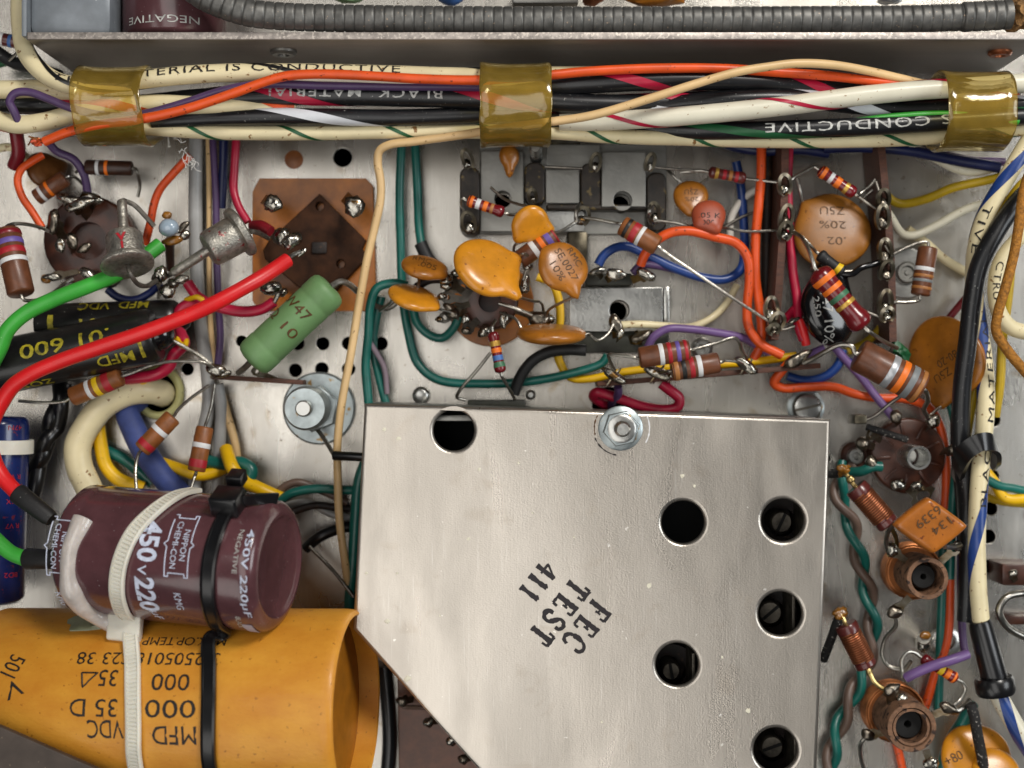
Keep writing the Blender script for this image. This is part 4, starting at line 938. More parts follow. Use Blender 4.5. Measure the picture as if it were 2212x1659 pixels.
wire('crimson_wire', [(405, 610, 1.3), (415, 625, 1.3), (432, 645, 1.3), (470, 662, 1.3), (520, 673, 1.35), (565, 668, 1.4), (592, 652, 1.45)], 12, 'crimson', 'crimson wire joining the diode joint to the amber socket', bare=[(602, 632, 1.5)])
wire('crimson_wire', [(455, 658, 1.0), (425, 655, 1.15), (395, 665, 1.2), (382, 695, 1.15), (392, 725, 1.0), (398, 742, .95), (375, 768, .95), (366, 790, .95), (340, 808, 1.0), (280, 818, .9), (235, 825, .7)], 13, 'crimson', 'crimson wire looping down beside the black film capacitors')
wire('yellow_wire', [(402, 648, 1.2), (428, 642, 1.4), (445, 656, 1.3), (425, 668, 1.0), (395, 700, .9), (384, 735, 1.1), (398, 748, 1.15), (402, 735, 1.0), (375, 760, .8), (350, 795, .8), (300, 832, .8)], 6, 'yellow', 'thin yellow wire twisted round the crimson wire')
wire('navy_wire', [(232, 625, .8), (255, 642, .8), (290, 648, .8), (325, 632, .8), (345, 610, .9)], 9, 'navy', 'short navy wire below the upright diode')
resistor('brown resistor with white yellow and red bands below the film capacitors', (155, 858, 1.5), (262, 813, 1.6), 21, 'carbon_tan', [(.38, .08, 'band_white'), (.54, .1, 'band_yellow'), (.74, .14, 'band_red')], [(1, [(280, 807, 1.6), (330, 788, 1.6), (380, 780, 1.5), (440, 783, 1.4), (462, 795, 1.3)]), (0, [(140, 866, 1.5), (95, 870, 1.45), (40, 866, 1.4)])])
# grommet and the cables through it
A = P(345, 848, 0); g = thing('rubber_grommet', A, 'oval pale green rubber grommet round the cable hole', 'grommet')
v = [Vector((A.x+.46*math.cos(R(a))*1.0, A.y+.5*math.sin(R(a)), .1)) for a in range(0, 361, 12)]
link(tube_mesh(v, .09, 10, False), 'ring', 'grommet', g)
wire('cream_cable', [(352, 852, -.2), (345, 848, .25), (315, 843, .55), (270, 850, .75), (225, 875, .85), (188, 920, .9), (168, 965, .9), (172, 1010, .9), (190, 1050, .9), (210, 1100, .8)], 29, 'cream', 'thick cream cable curving out of the grommet')
wire('yellow_wire', [(208, 880, .35), (212, 920, .5), (218, 965, .55), (228, 1005, .55), (255, 1035, .55), (310, 1055, .5)], 15, 'yellow', 'yellow wire right of the thick cream cable')
wire('blue_cable', [(300, 862, .1), (275, 885, .45), (290, 930, .55), (318, 985, .6), (352, 1030, .6), (395, 1075, .55)], 26, 'blue_sleeve', 'thick dull blue sleeved cable beside the grommet')
wire('green_wire', [(195, 950, .25), (225, 972, .28), (265, 990, .28), (300, 1018, .3), (330, 1045, .3)], 13, 'teal', 'dark green wire crossing behind the blue cable')
wire('black_wire', [(150, 830, .7), (128, 870, .75), (110, 905, .85), (105, 945, .7), (92, 985, .85), (70, 1020, .7), (62, 1060, .7)], 17, 'black_clean', 'front wire of the twisted black pair near the left edge')
wire('black_wire', [(128, 820, .75), (132, 870, .9), (122, 925, .75), (100, 950, .9), (85, 1000, .75), (78, 1040, .8), (70, 1070, .8)], 17, 'black_clean', 'rear wire of the twisted black pair near the left edge')
resistor('tilted brown resistor with white and red bands right of the blue cable', (374, 900, 1.6), (306, 972, 1.7), 20, 'carbon_tan', [(.42, .11, 'band_white'), (.88, .22, 'band_red')], [(0, [(382, 888, 1.6), (410, 862, 1.55), (452, 832, 1.5)]), (1, [(298, 985, 1.7), (293, 1010, 1.75), (294, 1048, 1.9), (298, 1075, 2.0)])])
resistor('upright brown resistor with white and red bands above the maroon capacitor', (443, 922, 1.6), (424, 1018, 1.7), 19, 'carbon_tan', [(.42, .11, 'band_white'), (.86, .25, 'band_red')], [(0, [(446, 912, 1.6), (456, 880, 1.55), (464, 830, 1.5)]), (1, [(421, 1028, 1.7), (414, 1048, 1.8), (408, 1070, 1.9)])])
for lab, pts, r, m in (('yellow wire behind the upright resistor', [(350, 1000, .4), (385, 1012, .5), (430, 1026, .55), (470, 1018, .5), (500, 1000, .4)], 13, 'yellow'),
                       ('dark green wire passing behind the upright resistor', [(420, 985, .4), (455, 998, .5), (490, 1002, .6), (520, 1000, .7), (543, 1015, .75), (535, 1040, .75), (510, 1062, .7)], 14, 'teal'),
                       ('yellow wire crossing over the dark green loop', [(488, 970, .6), (494, 990, .8), (503, 1012, .95), (520, 1035, .9), (560, 1055, .7), (610, 1078, .6)], 15, 'yellow')):
    wire('yellow_wire' if m == 'yellow' else 'green_wire', pts, r, m, lab)
# vertical run of wires under the bundle
for nm, lab, pts, r, m in (('grey_cable', 'grey cable running straight down left of the amber socket', [(424, 290, .45), (422, 420, .4), (424, 560, .35), (434, 700, .35), (448, 800, .35), (450, 880, .35), (432, 960, .35), (418, 1060, .35)], 15, 'grey_wire'),
                           ('peach_wire', 'thin peach wire beside the vertical grey cable', [(450, 295, .5), (452, 420, .45), (452, 560, .4), (455, 700, .35), (465, 800, .3)], 6, 'peach'),
                           ('purple_wire', 'purple wire running down beside the grey cable', [(459, 292, .55), (466, 420, .55), (468, 560, .5), (472, 660, .45), (476, 730, .4), (470, 790, .35)], 8, 'purple'),
                           ('navy_wire', 'navy wire dropping from the bundle by the crimson wire', [(484, 292, .6), (482, 370, .5), (478, 450, .4)], 10, 'navy'),
                           ('crimson_wire', 'crimson wire dropping from the bundle to the amber socket', [(511, 292, .8), (506, 370, .8), (505, 410, .8), (515, 445, .85), (535, 480, .9)], 9, 'crimson'),
                           ('grey_cable', 'pale grey cable beside the upright resistor', [(470, 830, .5), (478, 880, .45), (475, 950, .4), (470, 1060, .35)], 13, 'grey_wire'),
                           ('peach_wire', 'short peach wire near the yellow loop', [(478, 850, .4), (495, 910, .4), (510, 970, .4), (515, 1050, .35)], 9, 'peach')):
    wire(nm, pts, r, m, lab)
ts = thing('terminal_strip', P(550, 820, 0), 'short brown terminal strip left of the bolt', 'terminal strip')
link(box_mesh(P(560, 820, .75), Vector((.95, -.06, 0)), Vector((0, .05, 0)), Vector((0, 0, .28)), .015), 'strip', 'phenolic_strip', ts)
lug(ts, (470, 818, .7), (465, 800, 1.25), 34, (22, 14, 9)); solder(ts, (480, 808, 1.2), 20, 9, None, 10); lug(ts, (600, 822, .7), (545, 798, 1.2), 20, None)

# ================================================================== amber socket, green resistor, bolt
C = P(685, 535, .12)
so = thing('relay_socket', Vector((C.x, C.y, 0)), 'amber plate socket with dark brown diamond centre', 'relay socket')
pts8 = [(560, 385), (790, 385), (806, 402), (812, 655), (800, 672), (560, 672), (545, 650), (545, 415)]
link(plate_mesh([P(x, y, .14).xy[:] for x, y in pts8], [], .02, .14, .015), 'mounting_plate', 'phenolic_amber', so)
zz = .42; dm8 = [(690, 418), (790, 518), (782, 536), (792, 556), (704, 650), (692, 662), (680, 650), (572, 560), (568, 540), (580, 520)]
pin = [P(x, y, zz) for x, y in ((690, 445), (735, 570), (640, 520))]
link(plate_mesh([P(x, y, zz).xy[:] for x, y in dm8], [(q.x, q.y, .09) for q in pin], .14, zz, .03), 'diamond_block', 'socket_brown', so)
link(box_mesh(P(690, 535, zz+.03), Vector((.16, 0, 0)), Vector((0, .12, 0)), Vector((0, 0, .03)), .02), 'key_boss', 'bakelite', so)
for bx, by, tx, ty, w, bl in ((745, 425, 765, 445, 44, (22, 24, 9)), (570, 430, 590, 440, 40, (20, 18, 10)), (570, 500, 612, 512, 36, (18, 20, 14)), (575, 620, 585, 622, 36, (24, 16, 14)), (600, 640, 610, 632, 26, (12, 10, 9))):
    lug(so, (bx, by, .3), (tx, ty, 1.2), w, bl)
wire('red_sleeve', [(545, 488, 1.0), (565, 488, 1.2), (585, 500, 1.3)], 12, 'dark_red', 'short dark red wire end at the amber socket lug')
A, B = P(716, 618, 1.75), P(541, 782, 1.75); rg = 44*s_at(1.75)
gr = thing('power_resistor', A, 'fat green enamelled power resistor lying diagonally', 'resistor')
link(lathe_mesh(A, B, [(0, 0), (0, rg*.55), (.015, rg*.82), (.04, rg*.95), (.08, rg), (.19, rg), (.205, rg*.96), (.22, rg*.985), (.78, rg*.985), (.795, rg*.96), (.81, rg), (.92, rg), (.96, rg*.95), (.985, rg*.82), (1, rg*.55), (1, 0)], 44), 'body', 'green_enamel', gr, sharp=70)
k = s_at(1.75)
cyl_text(gr, '5W47', A, B, rg, .34, 34, 100*k, 24*k, 90, 'ink_dark', ragged=.01); cyl_text(gr, 'Ω 10', A, B, rg, .53, 20, 100*k, 24*k, 90, 'ink_dark', ragged=.01)
lead(gr, [A, P(735, 608, 1.7), P(755, 615, 1.5), P(772, 630, 1.2)], 7, 'tinned_dull'); lead(gr, [B, P(528, 795, 1.6), P(515, 805, 1.3)], 7, 'tinned_dull')
# bolt, washer and spacer
C = P(690, 882, 0); bt = thing('bolt_assembly', C, 'zinc washer with hex nut and round spacer by the shield box corner', 'bolt')
Z = Vector((0, 0, 1))
link(lathe_mesh(C, C+Z*.12, [(0, .78), (.6, .78), (1, .74), (1, .3)], 48), 'washer', 'zinc', bt)
hx = [(C.x+.5*math.cos(R(60*i+20)), C.y+.5*math.sin(R(60*i+20))) for i in range(6)]
link(plate_mesh(hx, [], .12, .62, .04), 'nut', 'zinc', bt)
C2 = C + Vector((-.13, .02, 0))
link(lathe_mesh(C2+Z*.62, C2+Z*1.25, [(0, .40), (.1, .46), (.8, .46), (1, .41), (1, 0)], 36), 'spacer', 'zinc', bt)
link(lathe_mesh(C2+Z*1.2, C2+Z*1.5, [(0, .17), (.85, .17), (1, .14), (1, 0)], 24), 'stud', 'steel', bt)
bw = thing('ground_lead', P(690, 930, .4), 'dark sleeved ground lead tied to the peach wire', 'wire')
lead(bw, [P(686, 928, .5), P(705, 955, .9), P(722, 984, 1.3)], 5, 'tinned_dull', 'bare_end')
link(lathe_mesh(P(719, 984, 1.42), P(800, 988, 1.5), [(0, .05), (0, .085), (.05, .10), (1, .09)], 14), 'sleeve', 'black_clean', bw)
wire('bare_wire', [(668, 1180, .8), (700, 1212, .8), (730, 1245, .9), (764, 1290, 1.0)], 4, 'tinned_dull', 'thin bare wire in the shadow right of the maroon capacitor')
for nm, lab, pts, r, m in (('brown_wire', 'grey brown wire looping right of the maroon capacitor', [(596, 1085, .5), (605, 1060, .55), (640, 1042, .6), (690, 1058, .5), (750, 1085, .4)], 9, 'brown_wire'),
                           ('green_wire', 'dark green wire bending right of the maroon capacitor', [(600, 1085, .7), (630, 1066, .8), (680, 1056, .8), (740, 1058, .7), (790, 1060, .6)], 10, 'teal'),
                           ('brown_wire', 'dark brown wire below the dark green bend', [(620, 1110, .4), (680, 1092, .4), (740, 1098, .4), (800, 1100, .4)], 8, 'bakelite'),
                           ('white_wire', 'white wire below the dark green bend', [(610, 1095, .3), (660, 1085, .3), (720, 1112, .3), (790, 1125, .3)], 8, 'grey_wire'),
                           ('black_wire', 'black wire bending under the peach wire', [(660, 1185, .5), (690, 1160, .6), (740, 1140, .5), (790, 1135, .4)], 12, 'black_clean'),
                           ('green_wire', 'dark green wire hugging the shield box left side', [(792, 990, .8), (775, 1040, .8), (768, 1120, .8), (762, 1220, .8), (755, 1320, .8), (770, 1420, .8)], 12, 'teal')):
    wire(nm, pts, r, m, lab)
for i, (lab, pts, r) in enumerate((('long teal wire looping along the chassis to the terminal strip', [(868, 300, .5), (863, 415, .45), (865, 520, .4), (870, 640, .35), (882, 720, .35), (902, 785, .35), (945, 820, .4), (1040, 829, .45), (1150, 823, .6), (1240, 805, .8), (1300, 785, .9), (1312, 768, .95)], 9.5),
                                 ('teal wire ending at the black sleeve near the amber discs', [(896, 300, .4), (902, 420, .35), (905, 490, .4), (910, 530, .45)], 9.5),
                                 ('teal wire bending down from the small amber disc', [(880, 618, 1.0), (850, 612, 1.0), (815, 622, 1.0), (800, 660, .9), (796, 720, .8), (790, 790, .6), (797, 880, .5)], 10),
                                 ('rear teal wire beside the bent one', [(824, 640, .6), (812, 690, .5), (806, 750, .4), (818, 810, .35), (838, 890, .3)], 9.5),
                                 ('short teal loop below the small amber discs', [(892, 660, .5), (900, 695, .5), (925, 722, .5), (955, 730, .5), (980, 708, .6), (992, 682, .7)], 9.5))):
    wire('teal_wire', pts, r, 'teal', lab)
wire('mauve_wire', [(796, 735, .7), (815, 765, .6), (830, 795, .5), (836, 850, .4)], 6, 'mauve', 'thin mauve wire crossing the teal wires')
wire('black_sleeve', [(908, 525, .5), (925, 560, .5), (945, 580, .5)], 14, 'black_rubber', 'black sleeve at the end of the straight teal wire')
wire('dark_wire', [(805, 660, .6), (840, 665, .8), (870, 640, .9)], 6, 'tinned_dull', 'dark bare lead crossing the bent teal wire', cat='wire')
# ================================================================== middle zone
# connector with steel plates under the bundle
cn = thing('connector_block', P(1215, 400, 0), 'dark green connector block with steel plates below the bundle', 'connector')
bh = [(q.x, q.y, .2) for q in (P(1086, 430, .55), P(1345, 433, .7))]
link(plate_mesh([P(x, y, .22).xy[:] for x, y in ((1036, 312), (1440, 312), (1440, 506), (1036, 506))], bh, .02, .22, .02), 'base', 'steel_dull', cn)
for (x0, y0, x1, y1, z, m, hole_) in ((1038, 326, 1131, 500, .55, 'steel_dull', (1086, 430, 18)), (1179, 366, 1252, 439, .6, 'steel_dull', None), (1300, 328, 1395, 447, .7, 'steel_dull', (1345, 433, 20)), (1180, 312, 1296, 362, .45, 'steel_dull', None), (1180, 456, 1262, 500, .5, 'steel', None)):
    q = [P(x, y, z).xy[:] for x, y in ((x0, y0), (x1, y0), (x1, y1), (x0, y1))]
    h = []
    if hole_: c = P(hole_[0], hole_[1], z); h = [(c.x, c.y, hole_[2]*s_at(z))]
    link(plate_mesh(q, h, z-.06, z, .015), 'plate', m, cn)
for (x0, y0, x1, y1, z) in ((993, 360, 1036, 506, .75), (1133, 350, 1177, 442, .6), (1254, 352, 1299, 452, .65), (1397, 372, 1440, 500, .7), (1180, 441, 1400, 453, .66)):
    a_, b_ = P(x0, y0, z), P(x1, y1, z)
    link(plate_mesh(rrect((a_.x+b_.x)/2, (a_.y+b_.y)/2, abs(b_.x-a_.x)/2, abs(b_.y-a_.y)/2, min(.18, abs(b_.y-a_.y)*.45)), [], .05, z, .04), 'moulding', 'post_brown', cn)
for x, y, a, b, rt in ((1012, 482, 14, 22, 10), (1258, 468, 14, 18, -10), (1412, 462, 11, 22, 5), (1010, 345, 10, 20, 20), (1286, 352, 10, 18, -10), (1404, 352, 9, 18, -15), (1150, 425, 8, 14, 5)):
    loop_lug(cn, x, y, 1.05, a, b, rt, 'lug_dark')
lead(cn, [P(1252, 440, 1.1), P(1244, 458, 1.35), P(1246, 478, 1.3)], 4, name='wire_hook'); lead(cn, [P(1408, 438, 1.1), P(1402, 456, 1.3), P(1400, 470, 1.2)], 4, name='wire_hook')
# screw thread
C = P(1158, 345, 0); sc = thing('threaded_screw', C, 'small threaded screw tip just below the middle clip', 'screw')
th = []
for k in range(9): th += [(.06+.1*k, .13), (.11+.1*k, .10)]
link(lathe_mesh(C, P(1157, 318, 1.5), [(0, .1)]+th+[(1, .09), (1, 0)], 18), 'thread', 'steel', sc)
disc_cap('amber teardrop capacitor hanging below the middle clip', (1100, 338, 1.1), 26, .95, (0, 1), 1, 'amber_deep', [(0, .75, .35)], squash=.85)
disc_cap('amber disc half hidden behind the coral disc', (1492, 425, .85), 38, .95, (1, 0), 1, 'amber_deep', [(270, .25, .4)], texts=[('Z5U', 0, 5, 30, 12, 180, 'ink_dark'), ('20%', 0, -12, 30, 10, 180, 'ink_dark')], leads=[((-.5, .8), [(1455, 380, .8), (1440, 365, .7)]), ((.5, .8), [(1530, 385, .8)])])
disc_cap('coral red ceramic disc beside the orange wire loop', (1531, 466, 1.3), 37, .93, (1, .1), 1, 'coral', [(300, .25, .35), (225, .15, .3)], texts=[('.05 K', 0, -8, 48, 12, 4, 'ink_black'), ('1000V', 0, -24, 46, 10, 4, 'ink_black')], leads=[((-.7, -.6), [(1490, 488, 1.2), (1455, 480, 1.1), (1412, 478, 1.1)]), ((.7, -.7), [(1575, 494, 1.2), (1610, 500, 1.15), (1690, 497, 1.1)])], thick=.16)
resistor('small dark red resistor with orange bands on the connector block', (1008, 432, 1.3), (1090, 460, 1.35), 13, 'film_red', [(.12, .13, 'band_orange'), (.31, .11, 'band_white'), (.50, .11, 'band_orange'), (.67, .08, 'band_tan')], [(0, [(1000, 428, 1.3), (996, 440, 1.2), (1010, 465, 1.1)]), (1, [(1105, 464, 1.3), (1120, 462, 1.2)])], 'bone')
disc_cap('small amber disc above the brown resistor, mid chassis', (1146, 484, 1.6), 42, .86, (.95, -.3), -1, 'amber', [(-35, .35, .3), (215, .25, .3)], leads=[((.7, -.8), [(1190, 512, 1.5), (1188, 525, 1.3)]), ((-.6, -.8), [(1112, 530, 1.4), (1110, 555, 1.2)]), ((.2, .9), [(1090, 430, 1.4), (1060, 405, 1.3)])])
resistor('brown resistor with white orange violet bands between the amber discs', (1122, 562, 1.35), (1200, 505, 1.4), 21, 'carbon_brown', [(.42, .12, 'band_white'), (.62, .12, 'band_orange'), (.80, .13, 'band_purple'), (.97, .05, 'band_red')], [(1, [(1215, 498, 1.4), (1240, 482, 1.35), (1252, 475, 1.25)]), (0, [(1110, 572, 1.3), (1100, 590, 1.2)])])
disc_cap('largest plain amber disc capacitor, tilted over the middle socket', (1050, 577, 2.0), 73, .80, (.76, .65), 1, 'amber', [(-4, .42, .2), (64, .26, .2), (25, .1, .5)], leads=[((1.3, -.08), [(1150, 650, 1.6), (1170, 655, 1.3), (1175, 680, 1.1)]), ((.5, 1.05), [(1130, 548, 1.7), (1145, 560, 1.4), (1140, 590, 1.3)])], thick=.17)
disc_cap('amber disc capacitor printed .0027 10%', (1216, 577, 1.95), 56, .93, (.55, .835), 1, 'amber_deep', [(-10, .42, .22), (200, .08, .3)], texts=[('RMC', -4, 30, 44, 15, -2, 'ink_dark'), ('SE.0027', 0, 4, 78, 17, -2, 'ink_dark'), ('10%', 2, -22, 44, 16, -2, 'ink_dark')], leads=[((1.2, -.2), [(1187, 668, 1.6), (1180, 685, 1.3)])], thick=.14)
disc_cap('amber disc printed RMC tilted beside the teal wires', (916, 578, 1.55), 51, .46, (.97, .24), 1, 'amber_deep', [(-20, .12, .3)], texts=[('RMC', -8, 8, 40, 24, 0, 'ink_dark'), ('.005', 8, -16, 40, 24, 0, 'ink_dark')], leads=[((.9, -.4), [(968, 600, 1.4), (985, 610, 1.2)]), ((-.2, -.8), [(905, 605, 1.4), (903, 640, 1.2), (925, 660, 1.0)])], thick=.13)
disc_cap('plain amber disc tilted below the RMC disc', (893, 643, 1.5), 56, .44, (.95, .3), 1, 'amber', [(-15, .18, .3)], leads=[((1, -.2), [(950, 668, 1.4), (975, 675, 1.3), (990, 690, 1.1)]), ((-.7, -.6), [(842, 655, 1.3), (820, 672, .9)])], thick=.13)
disc_cap('amber disc seen edge on above the black sleeved wire', (1190, 722, 1.7), 76, .18, (1, .02), 1, 'amber_deep', [], leads=[((.95, -.2), [(1272, 722, 1.6), (1290, 735, 1.5), (1312, 722, 1.4), (1325, 700, 1.3)]), ((-.8, .3), [(1115, 690, 1.4), (1080, 675, 1.2)])], thick=.17)
sk = socket('dark brown tube socket below the large amber disc', (1058, 650), 62, .2, .95, 'phenolic',
       [(160, .8, 1.35, .3, 22, (14, 10, 9)), (200, .8, 1.6, .35, 26, (14, 12, 9)), (230, .8, 1.3, .3, 22, (12, 10, 8)), (100, .8, 1.1, .3, 22, (16, 10, 9)), (20, .9, 1.85, .3, 24, (26, 18, 12)), (-20, .8, 1.3, .3, 20, (12, 10, 8))], hole_r=.4, flange=('phenolic_amber', 96, .18))
for bx, by, tx, ty, w in ((1020, 640, 968, 612, 30), (1030, 625, 985, 590, 32), (1015, 650, 955, 640, 26), (1035, 690, 1005, 715, 26), (1030, 610, 1010, 575, 28), (1010, 665, 950, 690, 24)): lug(sk, (bx, by, .9), (tx, ty, 1.25), w, (w*.4, w*.3, w*.3), 'dark_metal', 6)
lug(sk, (1015, 640, .9), (965, 605, 1.4), 24, (16, 12, 10), 'lug_dark'); lug(sk, (1020, 655, .9), (975, 668, 1.2), 22, (20, 9, 8), 'lug_dark'); solder(sk, (1005, 690, 1.1), 9, 13); solder(sk, (1175, 690, 1.1), 24, 14); solder(sk, (1140, 575, 1.3), 12, 10); solder(sk, (1135, 612, 1.25), 10, 22); solder(sk, (1088, 690, 1.2), 10, 18, None, 0)
resistor('small dark red resistor with gold orange blue bands standing above the shield box', (1064, 716, 1.5), (1082, 806, 1.55), 13, 'film_red', [(.30, .12, 'band_gold'), (.46, .11, 'band_orange'), (.64, .12, 'band_blue'), (.80, .12, 'band_green')], [(0, [(1063, 706, 1.5), (1070, 692, 1.3)]), (1, [(1087, 818, 1.5), (1100, 840, 1.3), (1112, 862, 1.0)])], 'bone')
wire('bare_wire', [(1060, 762, 1.2), (1030, 800, 1.2), (992, 845, 1.1), (987, 858, 1.0), (1005, 864, .9)], 3.6, 'tinned', 'thin bare wire slanting down to the shield box top edge')
wire('black_wire', [(1266, 757, 1.25), (1230, 755, 1.2), (1185, 761, 1.1), (1150, 780, 1.0), (1125, 812, .9), (1110, 850, .8)], 12.5, 'black_rubber', 'black sleeved wire below the edge-on amber disc')
wire('yellow_wire', [(1160, 598, .7), (1190, 610, .7), (1205, 640, .7), (1210, 690, .65), (1202, 740, .6), (1208, 780, .6), (1232, 815, .65), (1275, 818, .75), (1340, 805, .8), (1420, 795, .85), (1520, 790, .85), (1640, 780, .8), (1720, 768, .8)], 9, 'yellow', 'long yellow wire from the middle socket to the terminal strip')
# IF can plate
pl = thing('mounting_plate', P(1338, 668, 0), 'bright steel plate with a single round hole, mid chassis', 'steel plate')
q = [P(x, y, .55).xy[:] for x, y in ((1230, 622), (1432, 620), (1432, 716), (1230, 716))]; c = P(1338, 670, .55)
link(plate_mesh(q, [(c.x, c.y, .21)], .47, .55, .02), 'plate', 'steel', pl)
link(box_px(1434, 619, 1446, 700, .1, .56, .02), 'folded_edge', 'steel', pl)
link(box_px(1225, 712, 1445, 762, .05, .4, .03), 'lower_block', 'bakelite_green', pl)
link(box_px(1265, 590, 1366, 616, .1, .7, .04), 'upper_block', 'bakelite_green', pl)
link(box_px(1225, 500, 1270, 592, .05, .55, .05), 'side_bracket', 'lug_dark', pl)
c = P(1338, 670, .3); link(lathe_mesh(c-Vector((0, 0, .28)), c, [(0, .27), (1, .27), (1, .21), (0, .21)], 24, True), 'bushing', 'brown_wire', pl)
for bx, by, tx, ty, w, bl in ((1300, 600, 1290, 585, 18, (18, 8, 7)), (1310, 605, 1330, 592, 26, (22, 12, 8)), (1365, 605, 1395, 592, 30, (24, 12, 9)), (1330, 730, 1330, 700, 24, (14, 22, 12)), (1360, 735, 1385, 728, 34, (26, 12, 10)), (1335, 735, 1340, 720, 20, (9, 14, 8))):
    lug(pl, (bx, by, .7), (tx, ty, 1.05), w, bl)
wire('cream_wire', [(1338, 702, 1.0), (1380, 700, 1.0), (1440, 704, .9), (1490, 706, .6), (1535, 688, .4), (1570, 655, .35), (1592, 615, .3)], 8, 'cream', 'thin cream wire leaving the steel plate to the right')
resistor('brown resistor with black red and white bands inside the orange loop', (1343, 486, 1.5), (1421, 532, 1.6), 22, 'carbon_tan', [(.16, .09, 'band_black'), (.36, .15, 'band_red'), (.52, .09, 'band_white')], [(0, [(1330, 482, 1.45), (1290, 474, 1.35), (1262, 470, 1.25)]), (1, [(1432, 541, 1.6), (1500, 588, 1.65), (1580, 642, 1.6), (1660, 694, 1.4)])])
wire('orange_wire', [(1384, 572, 1.1), (1392, 552, 1.2), (1412, 525, 1.3), (1445, 504, 1.35), (1488, 499, 1.35), (1545, 512, 1.3), (1590, 525, 1.25), (1614, 555, 1.2), (1619, 600, 1.15), (1614, 660, 1.1), (1617, 705, 1.1), (1640, 740, 1.1), (1690, 768, 1.1)], 10.5, 'orange', 'orange wire making a wide loop in mid chassis', bare=None)
wire('orange_wire', [(1645, 298, .9), (1644, 380, .95), (1638, 450, 1.0), (1632, 520, 1.0), (1632, 600, 1.0), (1640, 660, .95), (1645, 710, .9), (1640, 752, .85), (1628, 775, .8)], 10.5, 'orange', 'straight vertical orange wire beside the left tall strip')
wire('blue_wire', [(1292, 572, 1.0), (1304, 552, 1.0), (1330, 535, .95), (1358, 533, .9), (1400, 552, .85), (1460, 580, .8), (1520, 600, .75), (1568, 603, .7), (1600, 582, .65), (1608, 540, .6), (1606, 470, .5), (1600, 400, .5), (1590, 350, .5)], 10, 'blue', 'blue wire looping through the orange wire loop')
wire('purple_wire', [(1366, 590, .9), (1385, 573, .9), (1420, 574, .8), (1480, 588, .6), (1530, 600, .4)], 8.5, 'purple', 'purple wire below the blue loop')
wire('lilac_wire', [(1398, 752, 1.0), (1412, 728, 1.1), (1440, 711, 1.15), (1490, 711, 1.1), (1550, 719, 1.0), (1605, 730, .9), (1640, 750, .8), (1690, 775, .7), (1740, 768, .7), (1780, 752, .7)], 9, 'lilac', 'lilac wire arching over the two lower brown resistors')
wire('grey_wire', [(1640, 405, .5), (1605, 430, .5), (1580, 470, .5), (1577, 520, .45)], 8, 'white_wire', 'pale grey wire behind the coral disc')
resistor('upper brown resistor with white red violet bands on the horizontal strip', (1380, 773, 1.9), (1489, 756, 1.9), 23, 'carbon_brown', [(.44, .09, 'band_white'), (.60, .08, 'band_red'), (.77, .08, 'band_purple'), (.94, .1, 'band_red')], [(0, [(1370, 772, 1.9), (1340, 768, 1.85), (1315, 766, 1.75), (1318, 780, 1.6), (1328, 800, 1.4)]), (1, [(1500, 754, 1.9), (1545, 742, 1.85), (1588, 730, 1.8), (1598, 742, 1.7), (1602, 758, 1.5), (1614, 775, 1.3)])])
resistor('lower brown resistor with tan black red white bands on the horizontal strip', (1450, 801, 1.85), (1553, 783, 1.85), 23, 'carbon_brown', [(.08, .13, 'band_tan'), (.25, .09, 'band_black'), (.42, .10, 'band_red'), (.58, .10, 'band_white')], [(1, [(1565, 779, 1.8), (1590, 781, 1.7), (1608, 792, 1.5), (1615, 802, 1.4)]), (0, [(1440, 803, 1.8), (1425, 806, 1.6)])])
ts = thing('terminal_strip', P(1525, 810, 0), 'long brown horizontal terminal strip above the shield box', 'terminal strip')
A, B = P(1288, 830, .95), P(1765, 790, .95); d = (B-A)
link(box_mesh((A+B)/2, d/2, Vector((-d.y, d.x, 0)).normalized()*.055, Vector((0, 0, .35)), .015), 'strip', 'phenolic_strip', ts)
for x, y, w, bx, by, bz in ((1326, 812, 50, 32, 11, 9), (1420, 806, 50, 34, 14, 10), (1612, 790, 44, 28, 13, 11), (1722, 776, 44, 34, 13, 10), (1450, 812, 20, 14, 7, 8)):
    lug(ts, (x, y+12, 1.0), (x, y, 1.4), w, (bx, by, bz), 'lug_metal')
c = P(1516, 753, .02); rv = thing('rivet', c, 'open rivet on the chassis beside the upper brown resistor', 'rivet')
link(lathe_mesh(c, c+Vector((0, 0, .12)), [(0, .24), (.6, .22), (1, .16), (1, .1), (.1, .09), (.1, 0)], 24), 'rim', 'steel', rv)
cr = wire('crimson_wire', [(1428, 828, .9), (1450, 845, .9), (1467, 860, .85), (1464, 878, .8), (1438, 885, .75), (1385, 877, .7), (1330, 858, .7), (1290, 848, .75), (1282, 856, .6), (1300, 870, .4), (1318, 880, -.1)], 11.5, 'crimson', 'crimson wire loop above the shield box nut')
wire('purple_wire', [(1335, 835, 1.0), (1336, 848, .9), (1326, 866, .6), (1310, 885, -.1)], 9, 'purple', 'short purple wire going into the hole above the shield box')
for i, (x, y, r, lab) in enumerate(((910, 854, .19, 'shiny rivet head left of the shield box top edge'), (1146, 853, .11, 'small shiny rivet head above the middle of the shield box'))):
    c = P(x, y, 0); o = link(lathe_mesh(c, c+Vector((0, 0, .14)), [(0, r), (.5, r), (.8, r*.85), (1, r*.5), (1, 0)], 24), 'rivet', 'steel', None, c); props(o, lab, 'rivet')
o = link(box_px(1010, 864, 1135, 880, .02, .7, .03), 'terminal_block', 'bakelite_green', None, P(1070, 872, 0)); props(o, 'dark terminal block edge behind the shield box top edge', 'terminal block')
C = P(1740, 880, 0); sc = thing('slotted_screw', C, 'slotted screw with washer beside the shield box corner', 'screw')
link(lathe_mesh(C, C+Vector((0, 0, .06)), [(0, .40), (.7, .40), (1, .36), (1, 0)], 36), 'washer', 'zinc', sc)
